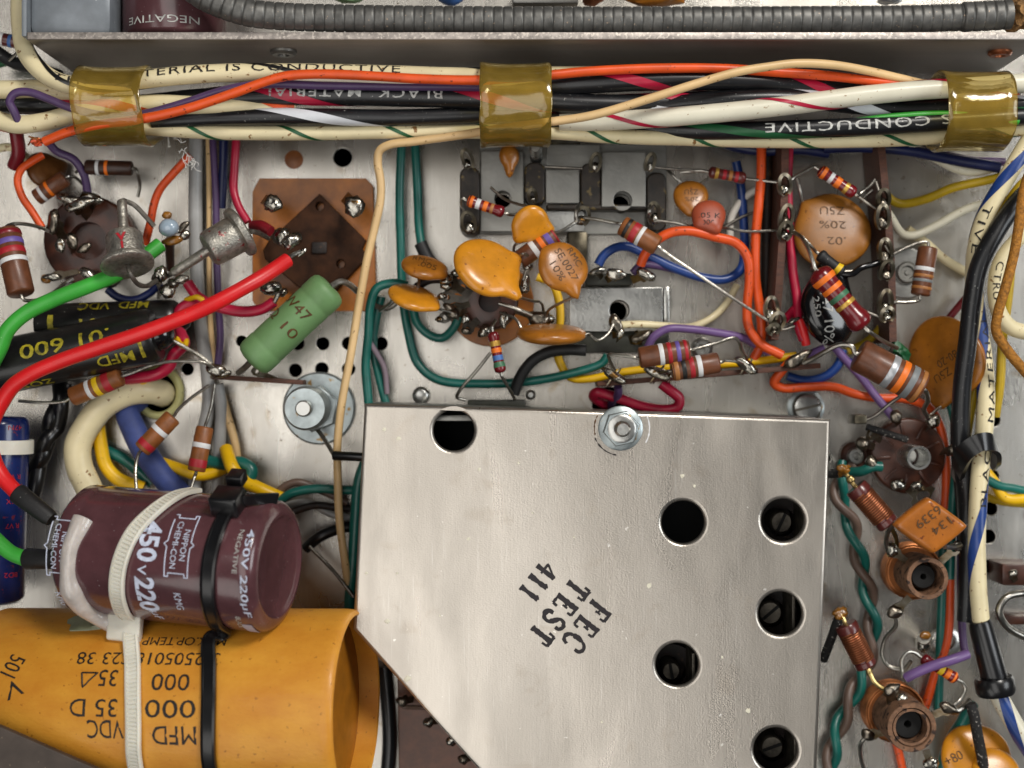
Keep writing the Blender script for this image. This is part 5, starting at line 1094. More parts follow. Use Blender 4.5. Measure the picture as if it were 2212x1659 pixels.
hd = link(lathe_mesh(C+Vector((0, 0, .06)), C+Vector((0, 0, .24)), [(0, .31), (.6, .31), (.9, .27), (1, .2), (1, 0)], 36), 'head', 'steel', sc)
link(box_mesh(C+Vector((0, 0, .237)), Vector((.27, .06, 0)), Vector((-.006, .028, 0)), Vector((0, 0, .006)), 0), 'slot', 'dark_metal', hd)
c = P(635, 345, .0); o = link(lathe_mesh(c, c+Vector((0, 0, .03)), [(0, .2), (.6, .2), (1, .18), (1, 0)], 24), 'hole_plug', 'carbon_tan', None, c); props(o, 'tan plug in the chassis hole above the amber socket', 'plug')

for lab, pts, r, m in (('dark brown sleeved wire behind the RMC disc', [(895, 625, .9), (925, 605, 1.0), (960, 605, 1.0), (990, 625, .9)], 10, 'bakelite'),
        ('bare lead rising beside the largest amber disc', [(1150, 560, 1.2), (1135, 590, 1.3), (1128, 620, 1.2)], 4, 'tinned'),
        ('bare lead running across the middle socket', [(1078, 655, 1.3), (1110, 665, 1.35), (1150, 682, 1.3)], 4.5, 'tinned'),
        ('thin bare lead on top of the connector block', [(1178, 360, 1.0), (1220, 362, 1.05), (1258, 364, 1.05)], 3, 'tinned_dull'),
        ('thin bare lead at the right of the connector block', [(1405, 360, 1.0), (1450, 365, 1.0), (1500, 368, 1.0)], 3, 'tinned_dull'),
        ('dark bare lead from the connector to the tall strip', [(1418, 476, 1.1), (1470, 484, 1.1), (1540, 500, 1.0)], 3, 'tinned_dull'),
        ('grey wire hidden behind the straight orange wire', [(1658, 310, .3), (1656, 480, .3), (1652, 640, .3), (1640, 740, .3)], 11, 'bakelite')):  # added dark bar paints the shade of the gap line
    wire('bare_wire' if 'tinned' in m else 'brown_wire', pts, r, m, lab.replace('grey', 'dark brown'))
# ================================================================== right zone
GS = [('left tall strip', [(1684, 318), (1682, 440), (1674, 580), (1662, 735)], [(1697, 400, 26, 12, 20), (1700, 470, 30, 13, 24), (1698, 500, 26, 14, 18), (1668, 668, 30, 13, 24), (1680, 695, 34, 18, 18), (1672, 712, 20, 10, 10)]),
      ('right tall strip', [(1886, 318), (1898, 440), (1908, 580), (1912, 740)], [(1908, 470, 26, 12, 24), (1914, 545, 30, 14, 26), (1916, 585, 24, 12, 20), (1914, 655, 28, 13, 26), (1918, 680, 26, 16, 14), (1910, 430, 20, 10, 18)])]
for lab, pts, lg in GS:
    ts = thing('terminal_strip', P(pts[0][0], pts[0][1], 0), 'upright brown fibre terminal strip, the ' + lab, 'terminal strip')
    p = smooth([P(x, y, .7) for x, y in pts], 5)
    link(sweep_mesh(p, rectprof(.15, 1.25)), 'strip', 'phenolic_strip', ts)
    for i, (x, y, w, bx, by) in enumerate(lg): loop_lug(ts, x-2, y, 1.4, 9+bx*.3, by*1.05, random.uniform(-14, 14), 'lug_dark' if i % 3 == 2 else 'lug_metal')
resistor('small dark red banded resistor just under the bundle', (1530, 371, 1.0), (1612, 386, 1.0), 13, 'film_brown', [(.22, .09, 'band_gold'), (.42, .09, 'band_red'), (.58, .09, 'band_tan'), (.74, .09, 'band_red')], [(0, [(1515, 368, 1.0), (1470, 372, .9)]), (1, [(1630, 388, 1.0), (1690, 395, 1.1)])], 'bone')
resistor('small dark red resistor with orange and white bands above the large disc', (1768, 366, 1.25), (1848, 420, 1.25), 14, 'film_red', [(.12, .14, 'band_orange'), (.34, .09, 'band_white'), (.52, .13, 'band_orange'), (.74, .09, 'band_gold')], [(0, [(1758, 360, 1.25), (1735, 372, 1.25), (1712, 385, 1.25), (1700, 400, 1.3)]), (1, [(1858, 418, 1.2), (1880, 400, 1.2), (1890, 388, 1.2)])], 'bone')
disc_cap('large amber disc printed Z5U 20% between the tall strips', (1797, 500, .9), 84, .98, (1, .03), 1, 'amber_brown', [(135, .12, .16)], texts=[('.02', 6, -26, 40, 17, 180, 'ink_dark'), ('20%', -2, 10, 58, 17, 180, 'ink_dark'), ('Z5U', -2, 42, 54, 18, 180, 'ink_dark')], leads=[((-.75, .75), [(1728, 410, .9), (1722, 385, .9)]), ((.75, .8), [(1868, 425, .9), (1885, 410, 1.0)])], thick=.16)
c = disc_cap('glossy black drop capacitor printed 47 10% 250', (1790, 668, 1.2), 82, .94, (.12, 1), 1, 'gloss_black', [(180, .35, .35), (150, .3, .3), (90, -.05, .5)], texts=[('47 10%', 24, -22, 100, 24, 0, 'ink_offwhite'), ('250', -8, -46, 44, 14, 0, 'ink_offwhite')], thick=.3, lens=3.2, squash=.78, leads=[((-1.1, -.4), [(1850, 585, 1.25), (1885, 572, 1.25), (1908, 560, 1.25)])])
wire('black_lead', [(1800, 590, 1.3), (1840, 592, 1.35), (1860, 578, 1.35), (1890, 570, 1.3), (1910, 562, 1.3)], 7, 'gloss_black', 'tarry black lead from the black drop capacitor to the right tall strip')
resistor('short black component with one pale yellow band over the large disc', (1768, 548, 1.6), (1822, 590, 1.65), 14, 'black_rubber', [(.78, .16, 'band_yellow')], [(0, [(1755, 535, 1.5), (1730, 510, 1.4), (1705, 495, 1.35)])], 'bone')
resistor('glossy dark red resistor with orange green gold bands lying diagonally', (1763, 583, 2.1), (1868, 708, 2.2), 27, 'film_red', [(.17, .08, 'band_orange'), (.33, .07, 'band_orange'), (.47, .07, 'band_green'), (.60, .06, 'band_gold')], [(0, [(1756, 565, 2.1), (1745, 535, 2.0), (1728, 510, 1.7), (1708, 500, 1.4)]), (1, [(1880, 718, 2.2), (1905, 735, 2.0), (1938, 752, 1.6)])], 'bone', lr=4.6)
resistor('brown resistor with white band beside the right rivet plate', (2005, 534, 1.4), (1988, 638, 1.4), 21, 'carbon_brown', [(.46, .08, 'band_white'), (.60, .06, 'band_tan'), (.70, .06, 'band_grey'), (.85, .06, 'band_tan')], [(0, [(2005, 524, 1.4), (1992, 523, 1.4), (1965, 532, 1.4), (1925, 552, 1.4)]), (1, [(1986, 648, 1.4), (1972, 652, 1.4), (1940, 653, 1.4), (1920, 652, 1.35)])])
c = P(1955, 590, 0); rv = thing('rivet_plate', c, 'round rivet on a raised tab right of the tall strips', 'rivet')
link(plate_mesh([q for q in rrect(c.x, c.y, .36, .55, .3)], [], .02, .10, .03), 'tab', 'steel', rv)
link(lathe_mesh(c+Vector((0, 0, .1)), c+Vector((0, 0, .2)), [(0, .24), (.6, .24), (1, .2), (1, .15), (.5, .13), (.5, .06), (.8, .05), (.8, 0)], 28), 'head', 'steel_dull', rv)
resistor('largest brown resistor with silver and orange bands, above the right socket', (1852, 765, 1.9), (1992, 840, 2.0), 37, 'carbon_brown', [(.50, .10, 'band_silver'), (.66, .09, 'band_orange'), (.80, .09, 'band_grey'), (.93, .06, 'band_tan')], [(0, [(1840, 748, 1.9), (1815, 744, 1.85), (1785, 758, 1.7), (1755, 775, 1.5), (1735, 784, 1.4)]), (1, [(2002, 850, 1.9), (2004, 866, 1.7), (1996, 884, 1.4), (2004, 900, 1.1)])], lr=5.5)
wire('bare_wire', [(1955, 850, 1.4), (1925, 870, 1.35), (1890, 898, 1.25), (1868, 908, 1.2)], 4, 'tinned_dull', 'thin bare lead from the largest resistor to the right socket')
disc_cap('amber disc printed +80-20 Z5U half behind the black cable', (2042, 775, 1.0), 92, .68, (.12, 1), -1, 'amber_deep', [(-15, .25, .25)], texts=[('+80-20', -2, 20, 66, 18, -65, 'ink_dark'), ('Z5U', 34, -2, 44, 18, -65, 'ink_dark')], leads=[((1.1, -.2), [(2030, 880, .9), (2008, 898, 1.0)])], thick=.15)
for nm, lab, pts, r, m in (('crimson_wire', 'crimson wire running down between the tall strips', [(1705, 300, .7), (1702, 400, .75), (1706, 500, .8), (1712, 580, .9), (1722, 650, 1.0), (1724, 700, 1.1), (1735, 735, 1.1)], 10, 'crimson'),
        ('crimson_wire', 'short crimson wire beside the left tall strip foot', [(1695, 690, 1.2), (1712, 672, 1.0), (1724, 660, .9)], 9, 'crimson'),
        ('white_wire', 'white wire sagging right of the right tall strip', [(1905, 440, .9), (1925, 470, .8), (1950, 505, .6), (1975, 508, .5), (2020, 488, .5), (2080, 455, .6), (2120, 440, .7)], 9, 'cream_pale'),
        ('yellow_wire', 'mustard yellow wire sagging below the bundle at right', [(1905, 395, .8), (1918, 425, .7), (1945, 440, .6), (2000, 430, .6), (2060, 405, .7), (2130, 390, .9), (2190, 375, 1.0)], 10, 'ochre_yellow'),
        ('white_wire', 'white wire dropping from the right clip', [(1960, 315, .9), (2020, 340, .8), (2070, 365, .7), (2110, 370, .7), (2160, 358, .8)], 11, 'cream_pale'),
        ('blue_wire', 'navy wire running under the right clip', [(1780, 320, .7), (1860, 318, .8), (1960, 325, .9), (2060, 345, .9), (2160, 362, 1.0)], 12, 'navy'),
        ('purple_wire', 'purple wire under the right clip', [(1920, 318, .8), (2000, 325, .8), (2090, 345, .8), (2170, 350, .8)], 9, 'purple'),
        ('white_wire', 'pale wire behind the brown resistor by the rivet', [(1960, 495, .25), (2000, 525, .2), (2040, 560, .2), (2100, 595, .2)], 10, 'cream'),
        ('navy_wire', 'navy wire under the bundle near the right tall strips', [(1540, 285, .4), (1570, 310, .4), (1640, 325, .5), (1720, 322, .6), (1790, 330, .6)], 12, 'navy'),
        ('dark_red_wire', 'dark red wire going under the black cable', [(2090, 640, .3), (2060, 675, .3), (2030, 715, .25)], 8, 'dark_red'),
        ('ochre_wire', 'yellow wire showing left of the right tall strip foot', [(1918, 670, .4), (1900, 710, .4), (1870, 740, .4), (1830, 760, .4)], 9, 'ochre_yellow'),
        ('orange_wire', 'orange wire running below the horizontal strip to the right socket', [(1712, 775, 1.0), (1690, 800, 1.0), (1672, 826, .9), (1690, 838, .8), (1740, 836, .7), (1800, 836, .6), (1850, 852, .5), (1900, 860, .5), (1960, 862, .5), (2005, 880, .45), (2030, 920, .4), (2042, 980, .35), (2044, 1040, .3), (2040, 1120, .3)], 10, 'orange'),
        ('blue_wire', 'blue wire curling right of the horizontal strip', [(1700, 812, .6), (1740, 822, .6), (1785, 812, .6), (1812, 785, .6), (1820, 755, .6)], 10, 'blue'),
        ('purple_wire', 'purple wire slanting down to the right socket', [(1790, 735, .8), (1820, 770, .7), (1860, 815, .65), (1895, 860, .7), (1930, 902, .8)], 9, 'lilac'),
        ('navy_wire', 'navy wire under the largest brown resistor', [(1815, 770, .5), (1870, 800, .5), (1930, 830, .5)], 8, 'blue')):
    wire(nm, pts, r, m, lab)
wire('heat_shrink_tube', [(1727, 690, 1.15), (1735, 715, 1.15), (1742, 745, 1.1)], 10, 'red', 'short bright red sleeve at the left tall strip foot')
solder(bpy.data.objects['heat_shrink_tube'], (1716, 692, 1.25), 12, 5, None, 30)
# green tuft
SEED[0] = 77
o = link(blob_mesh(P(1945, 762, 1.2), .14, .22, .12, .5, 77, .5), 'green_sleeve', 'dark_green', None, P(1945, 762, 1.0)); props(o, 'crumpled dark green sleeve at the right tall strip end', 'sleeve')
# ---- cables down the right side
c1 = wire('striped_cable', [(2225, 300, 1.9), (2198, 345, 1.95), (2160, 410, 1.9), (2125, 475, 1.8), (2108, 540, 1.6), (2104, 610, 1.3), (2112, 690, 1.2), (2124, 770, 1.3), (2130, 850, 1.45), (2126, 930, 1.55), (2118, 1010, 1.6), (2112, 1090, 1.6), (2110, 1180, 1.6), (2113, 1270, 1.6), (2120, 1350, 1.6)], 19, 'cream', 'long cream cable with blue stripe and black print at right', stripe=('blue', 2.7, 70, 300))
p, r_ = PATHS[c1.name]
path_text(c1, p, r_, 'TIVE', 2120, 490, 100*s_at(1.8), 17*s_at(1.8), 22, 0, 'ink_black'); path_text(c1, p, r_, 'BLACK MATERIAL', 2126, 880, 420*s_at(1.5), 15*s_at(1.5), -22, 180, 'ink_black')
sl = link(lathe_mesh(P(2115, 1340, 1.6), P(2152, 1480, 1.5), [(0, .18), (0, .21), (.05, .235), (.9, .27), (1, .27), (1, .2)], 24), 'heat_shrink', 'black_clean', c1)
link(lathe_mesh(P(2146, 1462, 1.5), P(2152, 1500, 1.5), [(0, .3), (0, .36), (.2, .40), (.8, .40), (1, .36), (1, .2)], 28), 'strain_relief', 'black_clean', sl)
wire('striped_cable', [(2150, 1490, 1.4), (2172, 1530, 1.4), (2195, 1570, 1.4), (2240, 1640, 1.4)], 20, 'cream_pale', 'cream cable with blue stripe leaving the black strain relief', stripe=('blue', .35, 70, -25))
c2 = wire('black_cable', [(2240, 395, 1.9), (2195, 440, 2.0), (2150, 505, 2.05), (2115, 575, 2.05), (2100, 650, 2.0), (2090, 740, 1.9), (2078, 840, 1.7), (2076, 940, 1.5), (2084, 1040, 1.3), (2090, 1140, 1.1), (2090, 1240, 1.0), (2086, 1340, .9)], 20, 'black', 'thick black cable running down the right side')
wire('yellow_wire', [(2225, 380, 1.7), (2190, 420, 1.75), (2160, 470, 1.7), (2130, 530, 1.5)], 11, 'ochre_yellow', 'yellow wire beside the blue striped cable at top right')
c3 = wire('text_cable', [(2240, 480, 1.4), (2195, 520, 1.4), (2160, 570, 1.4), (2150, 630, 1.4), (2160, 680, 1.5), (2185, 708, 1.5), (2240, 722, 1.5)], 17, 'cream', 'cream cable with black print curving off the right edge')
p, r_ = PATHS[c3.name]
path_text(c3, p, r_, 'CTRUC', 2152, 620, 110*s_at(1.4), 15*s_at(1.4), 10, 0, 'ink_black')
wire('ochre_wire', [(2240, 330, 2.6), (2212, 410, 2.6), (2202, 480, 2.6), (2190, 550, 2.55), (2172, 620, 2.5), (2155, 680, 2.4), (2152, 715, 2.3), (2175, 755, 2.2), (2212, 800, 2.1), (2240, 830, 2.0)], 11, 'ochre_cloth', 'ochre cloth cord hanging down the right edge')
for nm, lab, pts, r, m in (('yellow_wire', 'yellow wire beside the printed cable, mid right', [(2185, 560, 1.2), (2178, 640, 1.1), (2165, 740, 1.0), (2160, 830, .9), (2150, 900, .8)], 10, 'ochre_yellow'),
        ('yellow_wire', 'mustard wire down between the black cables', [(2112, 790, 1.1), (2102, 860, 1.15), (2090, 930, 1.2), (2082, 980, 1.1)], 10, 'ochre_yellow'),
        ('green_wire', 'dark teal wire left of the black cable', [(2045, 850, .6), (2060, 900, .6), (2068, 950, .6), (2062, 1040, .5), (2056, 1120, .5), (2052, 1250, .4)], 10, 'teal'),
        ('grey_cable', 'dark grey cable behind the printed cream cable', [(2085, 760, .8), (2070, 860, .8), (2066, 960, .8), (2078, 1100, .7), (2086, 1250, .6)], 13, 'black_rubber'),
        ('purple_wire', 'purple wire running down by the black cable', [(2070, 1080, .5), (2076, 1180, .5), (2076, 1280, .5), (2080, 1380, .5), (2086, 1415, .6)], 9, 'purple'),
        ('purple_wire', 'purple wire end crossing over the lowest small resistor', [(2090, 1413, 1.6), (2060, 1424, 1.7), (2010, 1440, 1.7), (1975, 1455, 1.6), (1958, 1464, 1.5)], 11, 'lilac'),
        ('teal_wire', 'teal wire running straight down beside the coil forms', [(2038, 1150, .3), (2034, 1300, .3), (2030, 1420, .3), (2026, 1540, .3)], 10, 'teal'),
        ('orange_wire', 'orange wire running down past the upper coil form', [(2052, 1180, .3), (2052, 1290, .3), (2046, 1380, .35), (2022, 1450, .3), (2000, 1520, .25), (1975, 1590, .2)], 10, 'orange'),
        ('orange_wire', 'orange wire emerging below the lower coil form', [(1935, 1600, .3), (1945, 1640, .3), (1955, 1690, .3)], 9, 'orange'),
        ('teal_wire', 'teal wire passing behind the bottom right amber disc', [(2100, 1520, .9), (2080, 1560, .7), (2050, 1610, .5), (2030, 1690, .4)], 14, 'teal'),
        ('green_wire', 'dark green wire leaving at the right edge', [(2130, 1035, .6), (2160, 1050, .6), (2190, 1055, .6), (2240, 1068, .6)], 10, 'teal'),
        ('yellow_wire', 'yellow wire arching at the right edge', [(2130, 1020, .4), (2150, 1045, .5), (2170, 1075, .55), (2205, 1078, .6), (2240, 1065, .6)], 12, 'yellow'),
        ('yellow_wire', 'lower yellow wire at the right edge', [(2125, 1070, .3), (2160, 1082, .3), (2240, 1090, .3)], 9, 'ochre_yellow'),
        ('black_wire', 'black stub wire leaving the shield box right side', [(1785, 1023, 1.1), (1805, 1023, 1.2), (1826, 1020, 1.3)], 10, 'braid'),
        ('black_wire', 'black stub wire running to the lower choke', [(1778, 1425, 1.0), (1790, 1395, 1.2), (1806, 1350, 1.5), (1812, 1335, 1.6)], 10, 'braid')):
    wire(nm, pts, r, m, lab)
cl = thing('cable_clamp', P(2100, 980, .5), 'black cable clamp gripping the right side cables', 'cable clamp')
link(sweep_mesh(smooth([P(2068, 1040, 1.0), P(2074, 1000, 1.7), P(2090, 972, 2.0), P(2118, 955, 2.15), P(2144, 958, 2.0), P(2150, 985, 1.6), P(2140, 998, 1.1)], 7), rectprof(.36, .1), Vector((-.4, 1, 0)).normalized()), 'strap', 'black_clean', cl)
link(blob_mesh(P(2078, 1010, 1.2), .18, .3, .3, .1, 9, .15), 'grip', 'black_clean', cl)
# right tube socket
sk = socket('brown tube socket with silver centre pin right of the shield box', (1963, 985), 82, .2, .6, 'phenolic',
       [(-150, .8, 1.25, .35, 26, None), (-108, .85, 1.1, .35, 26, (14, 14, 8)), (-55, .85, 1.12, .4, 26, (16, 16, 12)), (-8, .85, 1.2, .35, 30, (16, 14, 10)), (75, .75, .82, .15, 30, (14, 10, 7)), (110, .75, .82, .15, 30, (18, 12, 7)), (170, .85, 1.0, .3, 26, (14, 16, 11)), (195, .9, 1.25, .3, 26, (16, 14, 11))], hub=(26, .75, 'steel'), hole_r=.2, slots=9)
c = P(1847, 985, .3); link(lathe_mesh(c-Vector((0, 0, .28)), c, [(0, .30), (.8, .30), (1, .26), (1, .2)], 24), 'ear', 'phenolic', sk)
link(lathe_mesh(c, c+Vector((0, 0, .12)), [(0, .18), (.7, .18), (1, .15), (1, .09), (.4, .07), (.4, 0)], 20), 'rivet', 'steel', sk)
link(lathe_mesh(P(1872, 922, .9), P(1960, 950, .95), [(0, .05), (0, .075), (1, .075)], 10), 'sleeved_jumper', 'braid', sk)
link(box_mesh(P(1852, 905, 1.0), Vector((.13, 0, 0)), Vector((0, .1, .0)), Vector((0, 0, .3)), .03), 'end_block', 'lug_dark', sk)
lug(sk, (1970, 1050, .6), (2000, 1078, .9), 60, None, 'lug_metal')
# twisted pair
base = smooth([P(*q) for q in ((1830, 1000, .5), (1812, 1060, .45), (1838, 1130, .45), (1852, 1190, .45), (1872, 1265, .45), (1884, 1335, .45), (1880, 1400, .45), (1858, 1465, .45), (1830, 1530, .45), (1805, 1595, .45), (1788, 1680, .45))], 10)
T_ = tangents(base); A_ = arclen(base)
for ph, m, lab in ((0, 'teal', 'teal wire of the twisted pair beside the shield box'), (math.pi, 'brown_wire', 'grey brown wire of the twisted pair beside the shield box')):
    q = []
    for c_, t_, a_ in zip(base, T_, A_):
        s_, u_ = upframe(t_); an = ph + 2*math.pi*a_/1.45; q.append(c_+s_*math.cos(an)*.11+u_*math.sin(an)*.11)
    o = link(tube_mesh(q, .10, 12), 'twisted_wire', m, None, q[0]); props(o, lab, 'wire')
wire('teal_wire', [(1905, 1008, .9), (1885, 1008, .9), (1862, 1018, .8), (1835, 1022, .6), (1815, 1040, .5)], 11, 'teal', 'short teal wire end at the right tube socket')
# chokes
def choke(label, a, b, r, leads, turns=14):
    A, B = P(*a), P(*b); k = s_at(a[2]); rw = r*k; root = thing('rf_choke', A, label, 'choke', 'copper wound chokes beside the shield box')
    link(lathe_mesh(A, B, [(0, 0), (0, rw*.92), (.03, rw), (.17, rw), (.18, rw*.86), (.86, rw*.86), (.87, rw*.95), (.97, rw*.95), (1, rw*.85), (1, 0)], 24), 'core', 'film_brown', root)
    d, s, u = axes(B-A); L = (B-A).length; p = []
    for i in range(turns*14+1):
        t = i/(turns*14); an = 2*math.pi*turns*t; p.append(A+d*L*(.19+.66*t)+(u*math.cos(an)+s*math.sin(an))*rw*.93)
    link(tube_mesh(p, L*.66/turns*.46, 6), 'winding', 'copper_dark', root)
    for e, pts in leads: lead(root, [B if e else A]+[P(*q) for q in pts], 5.2, 'gold_tinned')
    return root
c = choke('copper wound choke with burnt tip beside the right socket', (1848, 1052, 1.5), (1920, 1134, 1.6), 26, [(0, [(1842, 1044, 1.5), (1832, 1030, 1.45), (1824, 1018, 1.4)]), (1, [(1928, 1145, 1.5), (1936, 1165, 1.3), (1934, 1190, 1.1), (1918, 1200, 1.0)])])
solder(c, (1822, 1014, 1.45), 14, 12, None, 20, 'flux', .8, 'burnt_tip'); solder(c, (1838, 1036, 1.5), 9, 9, None, 0, 'gold_tinned')
c = choke('copper wound choke slanting above the lower coil form', (1826, 1348, 1.6), (1872, 1440, 1.6), 25, [(0, [(1822, 1338, 1.6), (1816, 1326, 1.6)]), (1, [(1878, 1452, 1.6), (1888, 1472, 1.6), (1905, 1486, 1.6), (1925, 1492, 1.6)])])
solder(c, (1812, 1326, 1.6), 16, 10, None, 20, 'flux', .8, 'burnt_tip'); solder(c, (1877, 1450, 1.6), 7, 14, None, 20, 'gold_tinned')
# mica capacitor
z = 2.0; cs = [(2002, 1068), (2093, 1134), (2012, 1204), (1922, 1132)]
W = [P(x, y, z) for x, y in cs]; cc = sum(W, Vector())/4; ax = (W[1]-W[0])/2; ay = (W[3]-W[0])/2
mcap = thing('mica_capacitor', cc, 'square orange brown mica capacitor printed 6339 134', 'capacitor')
bm = bmesh.new(); n = 14
def sq(u_, v_): return 0.16*max(0.0, (1-abs(u_)**16))**.5*max(0.0, (1-abs(v_)**16))**.5
grid = {}
for sgn in (1, -1):
    for i in range(n+1):
        for j in range(n+1):
            u_ = math.sin((i/n*2-1)*math.pi/2); v_ = math.sin((j/n*2-1)*math.pi/2)
            rc = 1-.06*abs(u_*v_)**3; h = sq(u_, v_)*(1+.08*noise.noise(Vector((u_*2, v_*2, 4))))
            grid[(sgn, i, j)] = bm.verts.new(cc+ax*u_*rc+ay*v_*rc+Vector((0, 0, sgn*h)))
    for i in range(n):
        for j in range(n):
            q = [grid[(sgn, i, j)], grid[(sgn, i+1, j)], grid[(sgn, i+1, j+1)], grid[(sgn, i, j+1)]]; bm.faces.new(q)
bmesh.ops.remove_doubles(bm, verts=bm.verts, dist=1e-3)
link(bm_mesh(bm), 'body', 'mica_brown', mcap, sharp=80)
def flat(s, px, py, w, h, rot):
    k = s_at(z); o_ = P(px, py, z+.17)
    link(map_text(text_bm(s, w*k, h*k, .12), lambda x, y: Vector((o_.x+x, o_.y+y, z+.178)), rot, .01), 'printed_lettering', 'ink_dark', mcap, sharp=180)
flat('6339', 2006, 1117, 62, 20, 217); flat('134', 2034, 1136, 46, 18, 217)
lead(mcap, [P(1935, 1128, z), P(1918, 1150, 1.7), P(1915, 1180, 1.4), P(1925, 1200, 1.2)], 5); lead(mcap, [P(2040, 1180, z), P(2060, 1182, 1.7), P(2075, 1178, 1.5)], 6)
# coil forms
def coil(label, top, zt, zb, ro, ri, rw_, zw0, zw1, lugs, inner=False):
    C = P(top[0], top[1], zt); k = s_at(zt); b0 = Vector((C.x, C.y, zb)); root = thing('coil_form', Vector((C.x, C.y, 0)), label, 'coil')
    link(lathe_mesh(b0, C, [(0, ro*k), (.97, ro*k), (.99, ro*k*.99), (1, ro*k*.97), (1, ri*k*1.03), (.99, ri*k), (.02, ri*k), (0, ri*k)], 44, True), 'tube', 'coil_form', root, sharp=45)
    sl = C-Vector((0, 0, .3)); link(lathe_mesh(b0, sl, [(0, ri*k*.78), (.97, ri*k*.78), (1, ri*k*.7), (1, ri*k*.2), (.8, ri*k*.18), (.8, 0)], 24), 'dark_slug', 'shade_black', root)  # black slug added so the tube bore looks dark
    if inner: link(lathe_mesh(b0, C+Vector((0, 0, -.03)), [(0, ri*k*.95), (1, ri*k*.95), (1, ri*k*.82), (0, ri*k*.82)], 36, True), 'inner_sleeve', 'coil_form', root, sharp=45)
    p = []; turns = 9; rad = rw_*k
    for lay in range(2):
        for i in range(turns*24+1):
            t = i/(turns*24); an = 2*math.pi*turns*t; zz = zw0+(zw1-zw0)*(t if lay == 0 else 1-t); r2 = rad-.03+lay*.05+.012*math.sin(an*.5+lay)
            p.append(Vector((C.x+r2*math.cos(an), C.y+r2*math.sin(an), zz)))
    link(tube_mesh(p, .032, 6), 'winding', 'copper', root)
    q = Vector((C.x, C.y, zw0-.02)); link(lathe_mesh(q, q+Vector((0, 0, zw1-zw0+.04)), [(0, ro*k), (0, rad*.96), (1, rad*.96), (1, ro*k)], 36), 'winding_body', 'copper', root)
    for bs, tp, w, bl in lugs: lug(root, bs, tp, w, bl, 'lug_metal')
    return root
c = coil('upper brown coil form tube with copper winding', (2004, 1250), 1.75, -.1, 46, 35, 58, .35, .75, [((1960, 1215, 1.3), (1928, 1188, 1.35), 24, (14, 16, 11)), ((2030, 1215, 1.3), (2068, 1180, 1.4), 26, (12, 12, 9)), ((1965, 1290, 1.2), (1933, 1322, 1.2), 26, (17, 15, 12))])
lead(c, [P(1930, 1325, 1.2), P(1936, 1350, 1.1), P(1912, 1380, .9), P(1906, 1415, .8), P(1922, 1440, .8), P(1952, 1445, .9), P(1968, 1428, 1.0)], 4.5)
c = coil('lower brown coil form tube with copper winding', (1970, 1572), 2.0, -.1, 54, 42, 62, .3, .8, [((1925, 1520, 1.5), (1926, 1490, 1.7), 36, (19, 13, 10)), ((2015, 1545, 1.4), (2050, 1530, 1.5), 28, (24, 12, 10)), ((1925, 1580, 1.2), (1875, 1588, 1.2), 24, (16, 12, 9)), ((2000, 1620, 1.3), (2010, 1650, 1.3), 26, (18, 16, 10)), ((1935, 1530, 1.3), (1948, 1512, 1.6), 20, (12, 14, 8))], True)
lead(c, [P(1872, 1590, 1.2), P(1860, 1605, 1.1), P(1858, 1630, .9), P(1865, 1660, .8)], 4.5)
lead(c, [P(2052, 1528, 1.5), P(2068, 1535, 1.5), P(2085, 1524, 1.4), P(2095, 1512, 1.3)], 6)
resistor('lowest small dark red resistor with yellow and orange bands', (1990, 1420, 1.3), (2068, 1468, 1.35), 13, 'film_red', [(.30, .08, 'band_gold'), (.55, .12, 'band_yellow'), (.72, .12, 'band_orange'), (.92, .1, 'band_orange')], [(0, [(1980, 1412, 1.3), (1962, 1408, 1.35), (1948, 1425, 1.4), (1950, 1465, 1.5)]), (1, [(2078, 1474, 1.35), (2085, 1488, 1.35), (2075, 1510, 1.4), (2055, 1528, 1.5)])], 'bone')
st = thing('solder_terminal', P(1995, 1390, 0), 'small solder post with flux cap between the coil forms', 'terminal')
link(lathe_mesh(P(1990, 1395, 0), P(1996, 1378, 1.1), [(0, .12), (.5, .15), (1, .13)], 14), 'post', 'tinned', st); solder(st, (1998, 1372, 1.15), 12, 9, None, 0, 'flux'); solder(st, (1994, 1395, .9), 14, 14)
c = P(2042, 1385, .0); o = thing('eyelet', c, 'steel eyelet behind the orange wire right of the coil forms', 'eyelet')
link(lathe_mesh(c, c+Vector((0, 0, .12)), [(0, .34), (.6, .33), (1, .26), (1, .17), (.1, .15), (.1, 0)], 28), 'rim', 'steel', o)
wire('braided_wire', [(2096, 1520, 1.5), (2104, 1545, 1.5), (2112, 1590, 1.4), (2122, 1640, 1.3), (2130, 1700, 1.2)], 12, 'braid', 'black braided wire over the bottom right amber discs', bare=None)
disc_cap('amber disc printed +80 at the bottom right corner', (2108, 1640, 1.0), 76, .95, (1, 0), 1, 'amber', [], texts=[('+80', -52, 2, 40, 20, 25, 'ink_dark')], thick=.15)
disc_cap('smaller amber disc peeking in under the braided wire', (2150, 1668, 1.25), 52, .9, (1, 0), 1, 'amber', [], thick=.14)
tg = thing('wire_hook', P(2190, 1290, 0), 'bent silver wire hook at the right edge', 'wire hook')
link(tube_mesh(smooth([P(*q) for q in ((2240, 1285, 1.2), (2205, 1282, 1.4), (2172, 1292, 1.5), (2158, 1318, 1.5), (2172, 1350, 1.4), (2200, 1370, 1.3), (2240, 1385, 1.2))], 8), .075, 12), 'hook', 'tinned', tg)
tp = thing('tan_terminal', P(2195, 1250, 0), 'brown terminal block with a silver tag at the right edge', 'terminal block')
link(box_px(2165, 1218, 2240, 1265, .02, .9, .05), 'block', 'phenolic', tp); lug(tp, (2195, 1260, .8), (2188, 1238, 1.2), 22, (10, 8, 7))
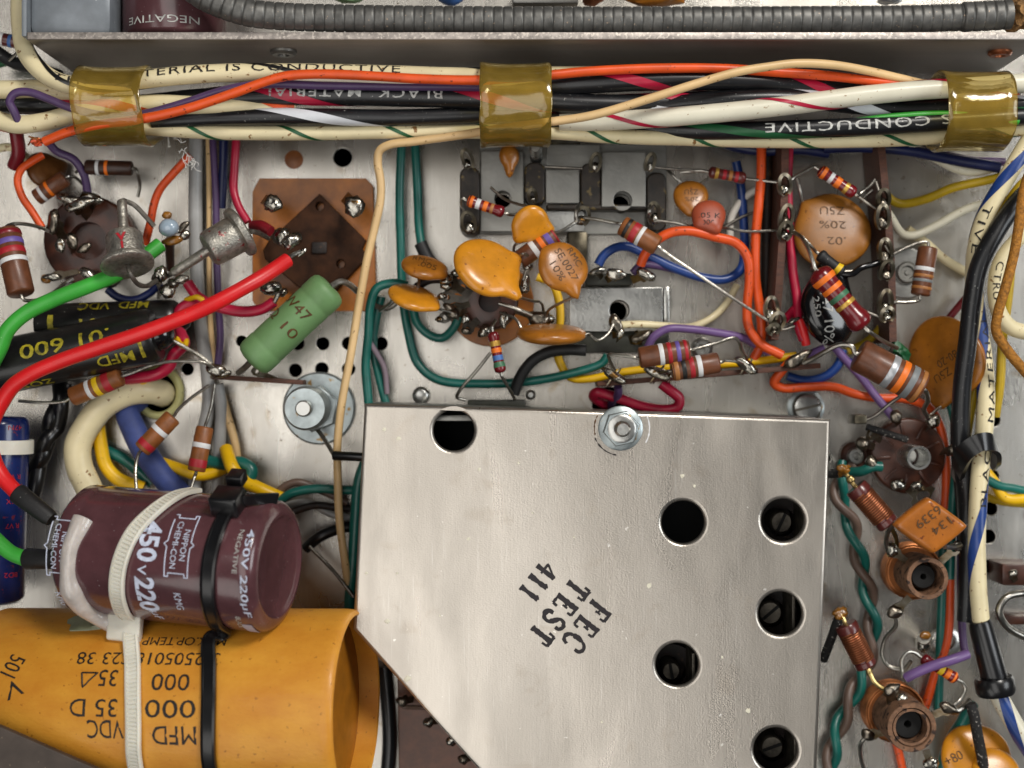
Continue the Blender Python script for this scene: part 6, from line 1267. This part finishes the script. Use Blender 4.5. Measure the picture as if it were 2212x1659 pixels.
o = link(box_px(2170, 1330, 2240, 1350, .02, .5, .04), 'brown_block', 'phenolic', None, P(2200, 1340, 0)); props(o, 'small brown block inside the silver hook', 'block')
lk = thing('lower_lugs', P(920, 1545, 0), 'dark soldered tags peeking out below the shield box chamfer', 'terminal')
for x, y in ((868, 1515), (925, 1560), (975, 1600), (1000, 1640)): lug(lk, (x+25, y-5, .5), (x, y, .9), 26, (12, 10, 8), 'lug_dark')
wire('brown_wire', [(858, 1510, .6), (870, 1525, .7), (900, 1528, .6), (930, 1530, .5)], 5, 'brown_wire', 'thin brown wire under the shield box chamfer')
wire('dark_wire', [(830, 1440, .3), (838, 1520, .3), (842, 1600, .3), (835, 1700, .3)], 16, 'black_clean', 'wire darkened for the shade right of the orange tube', cat='wire')  # teal wire coloured black, the gap's shade put into its colour

# extra bent leads and dark tags among the strips
ex = [((1697, 402, 1.3), (1690, 440, 1.2), (1700, 470, 1.35)), ((1892, 392, 1.2), (1900, 420, 1.25), (1906, 455, 1.35)), ((1848, 420, 1.2), (1875, 440, 1.2), (1900, 455, 1.3)), ((1810, 640, 1.3), (1860, 668, 1.3), (1912, 690, 1.35)), ((1925, 552, 1.35), (1918, 540, 1.4), (1912, 530, 1.4)), ((1670, 700, 1.3), (1690, 712, 1.3), (1716, 705, 1.25)), ((1560, 495, .6), (1600, 470, .6), (1640, 455, .6)), ((1930, 745, 1.3), (1925, 765, 1.2), (1935, 790, 1.0))]
for i, q in enumerate(ex):
    lab = ('bare lead along the top of the left tall strip', 'bare lead along the top of the right tall strip', 'bare lead from the small resistor to the right tall strip', 'thin bare lead crossing behind the glossy dark red resistor', 'short bare lead by the rivet plate', 'bare lead at the foot of the left tall strip', 'thin bare wire behind the straight orange wire', 'bare lead below the right tall strip end')[i]
    wire('bare_wire', list(q), 3.4, 'tinned_dull', lab)

o = link(plate_mesh([P(x, y, .3).xy[:] for x, y in ((858, 1440), (1200, 1440), (1200, 1720), (862, 1720))], [], .02, .3, .03), 'terminal_board', 'carbon_brown', None, P(1000, 1600, 0)); props(o, 'brown board in the gap below the shield box chamfer', 'terminal board')  # brown board, also laid here to darken the bright gap
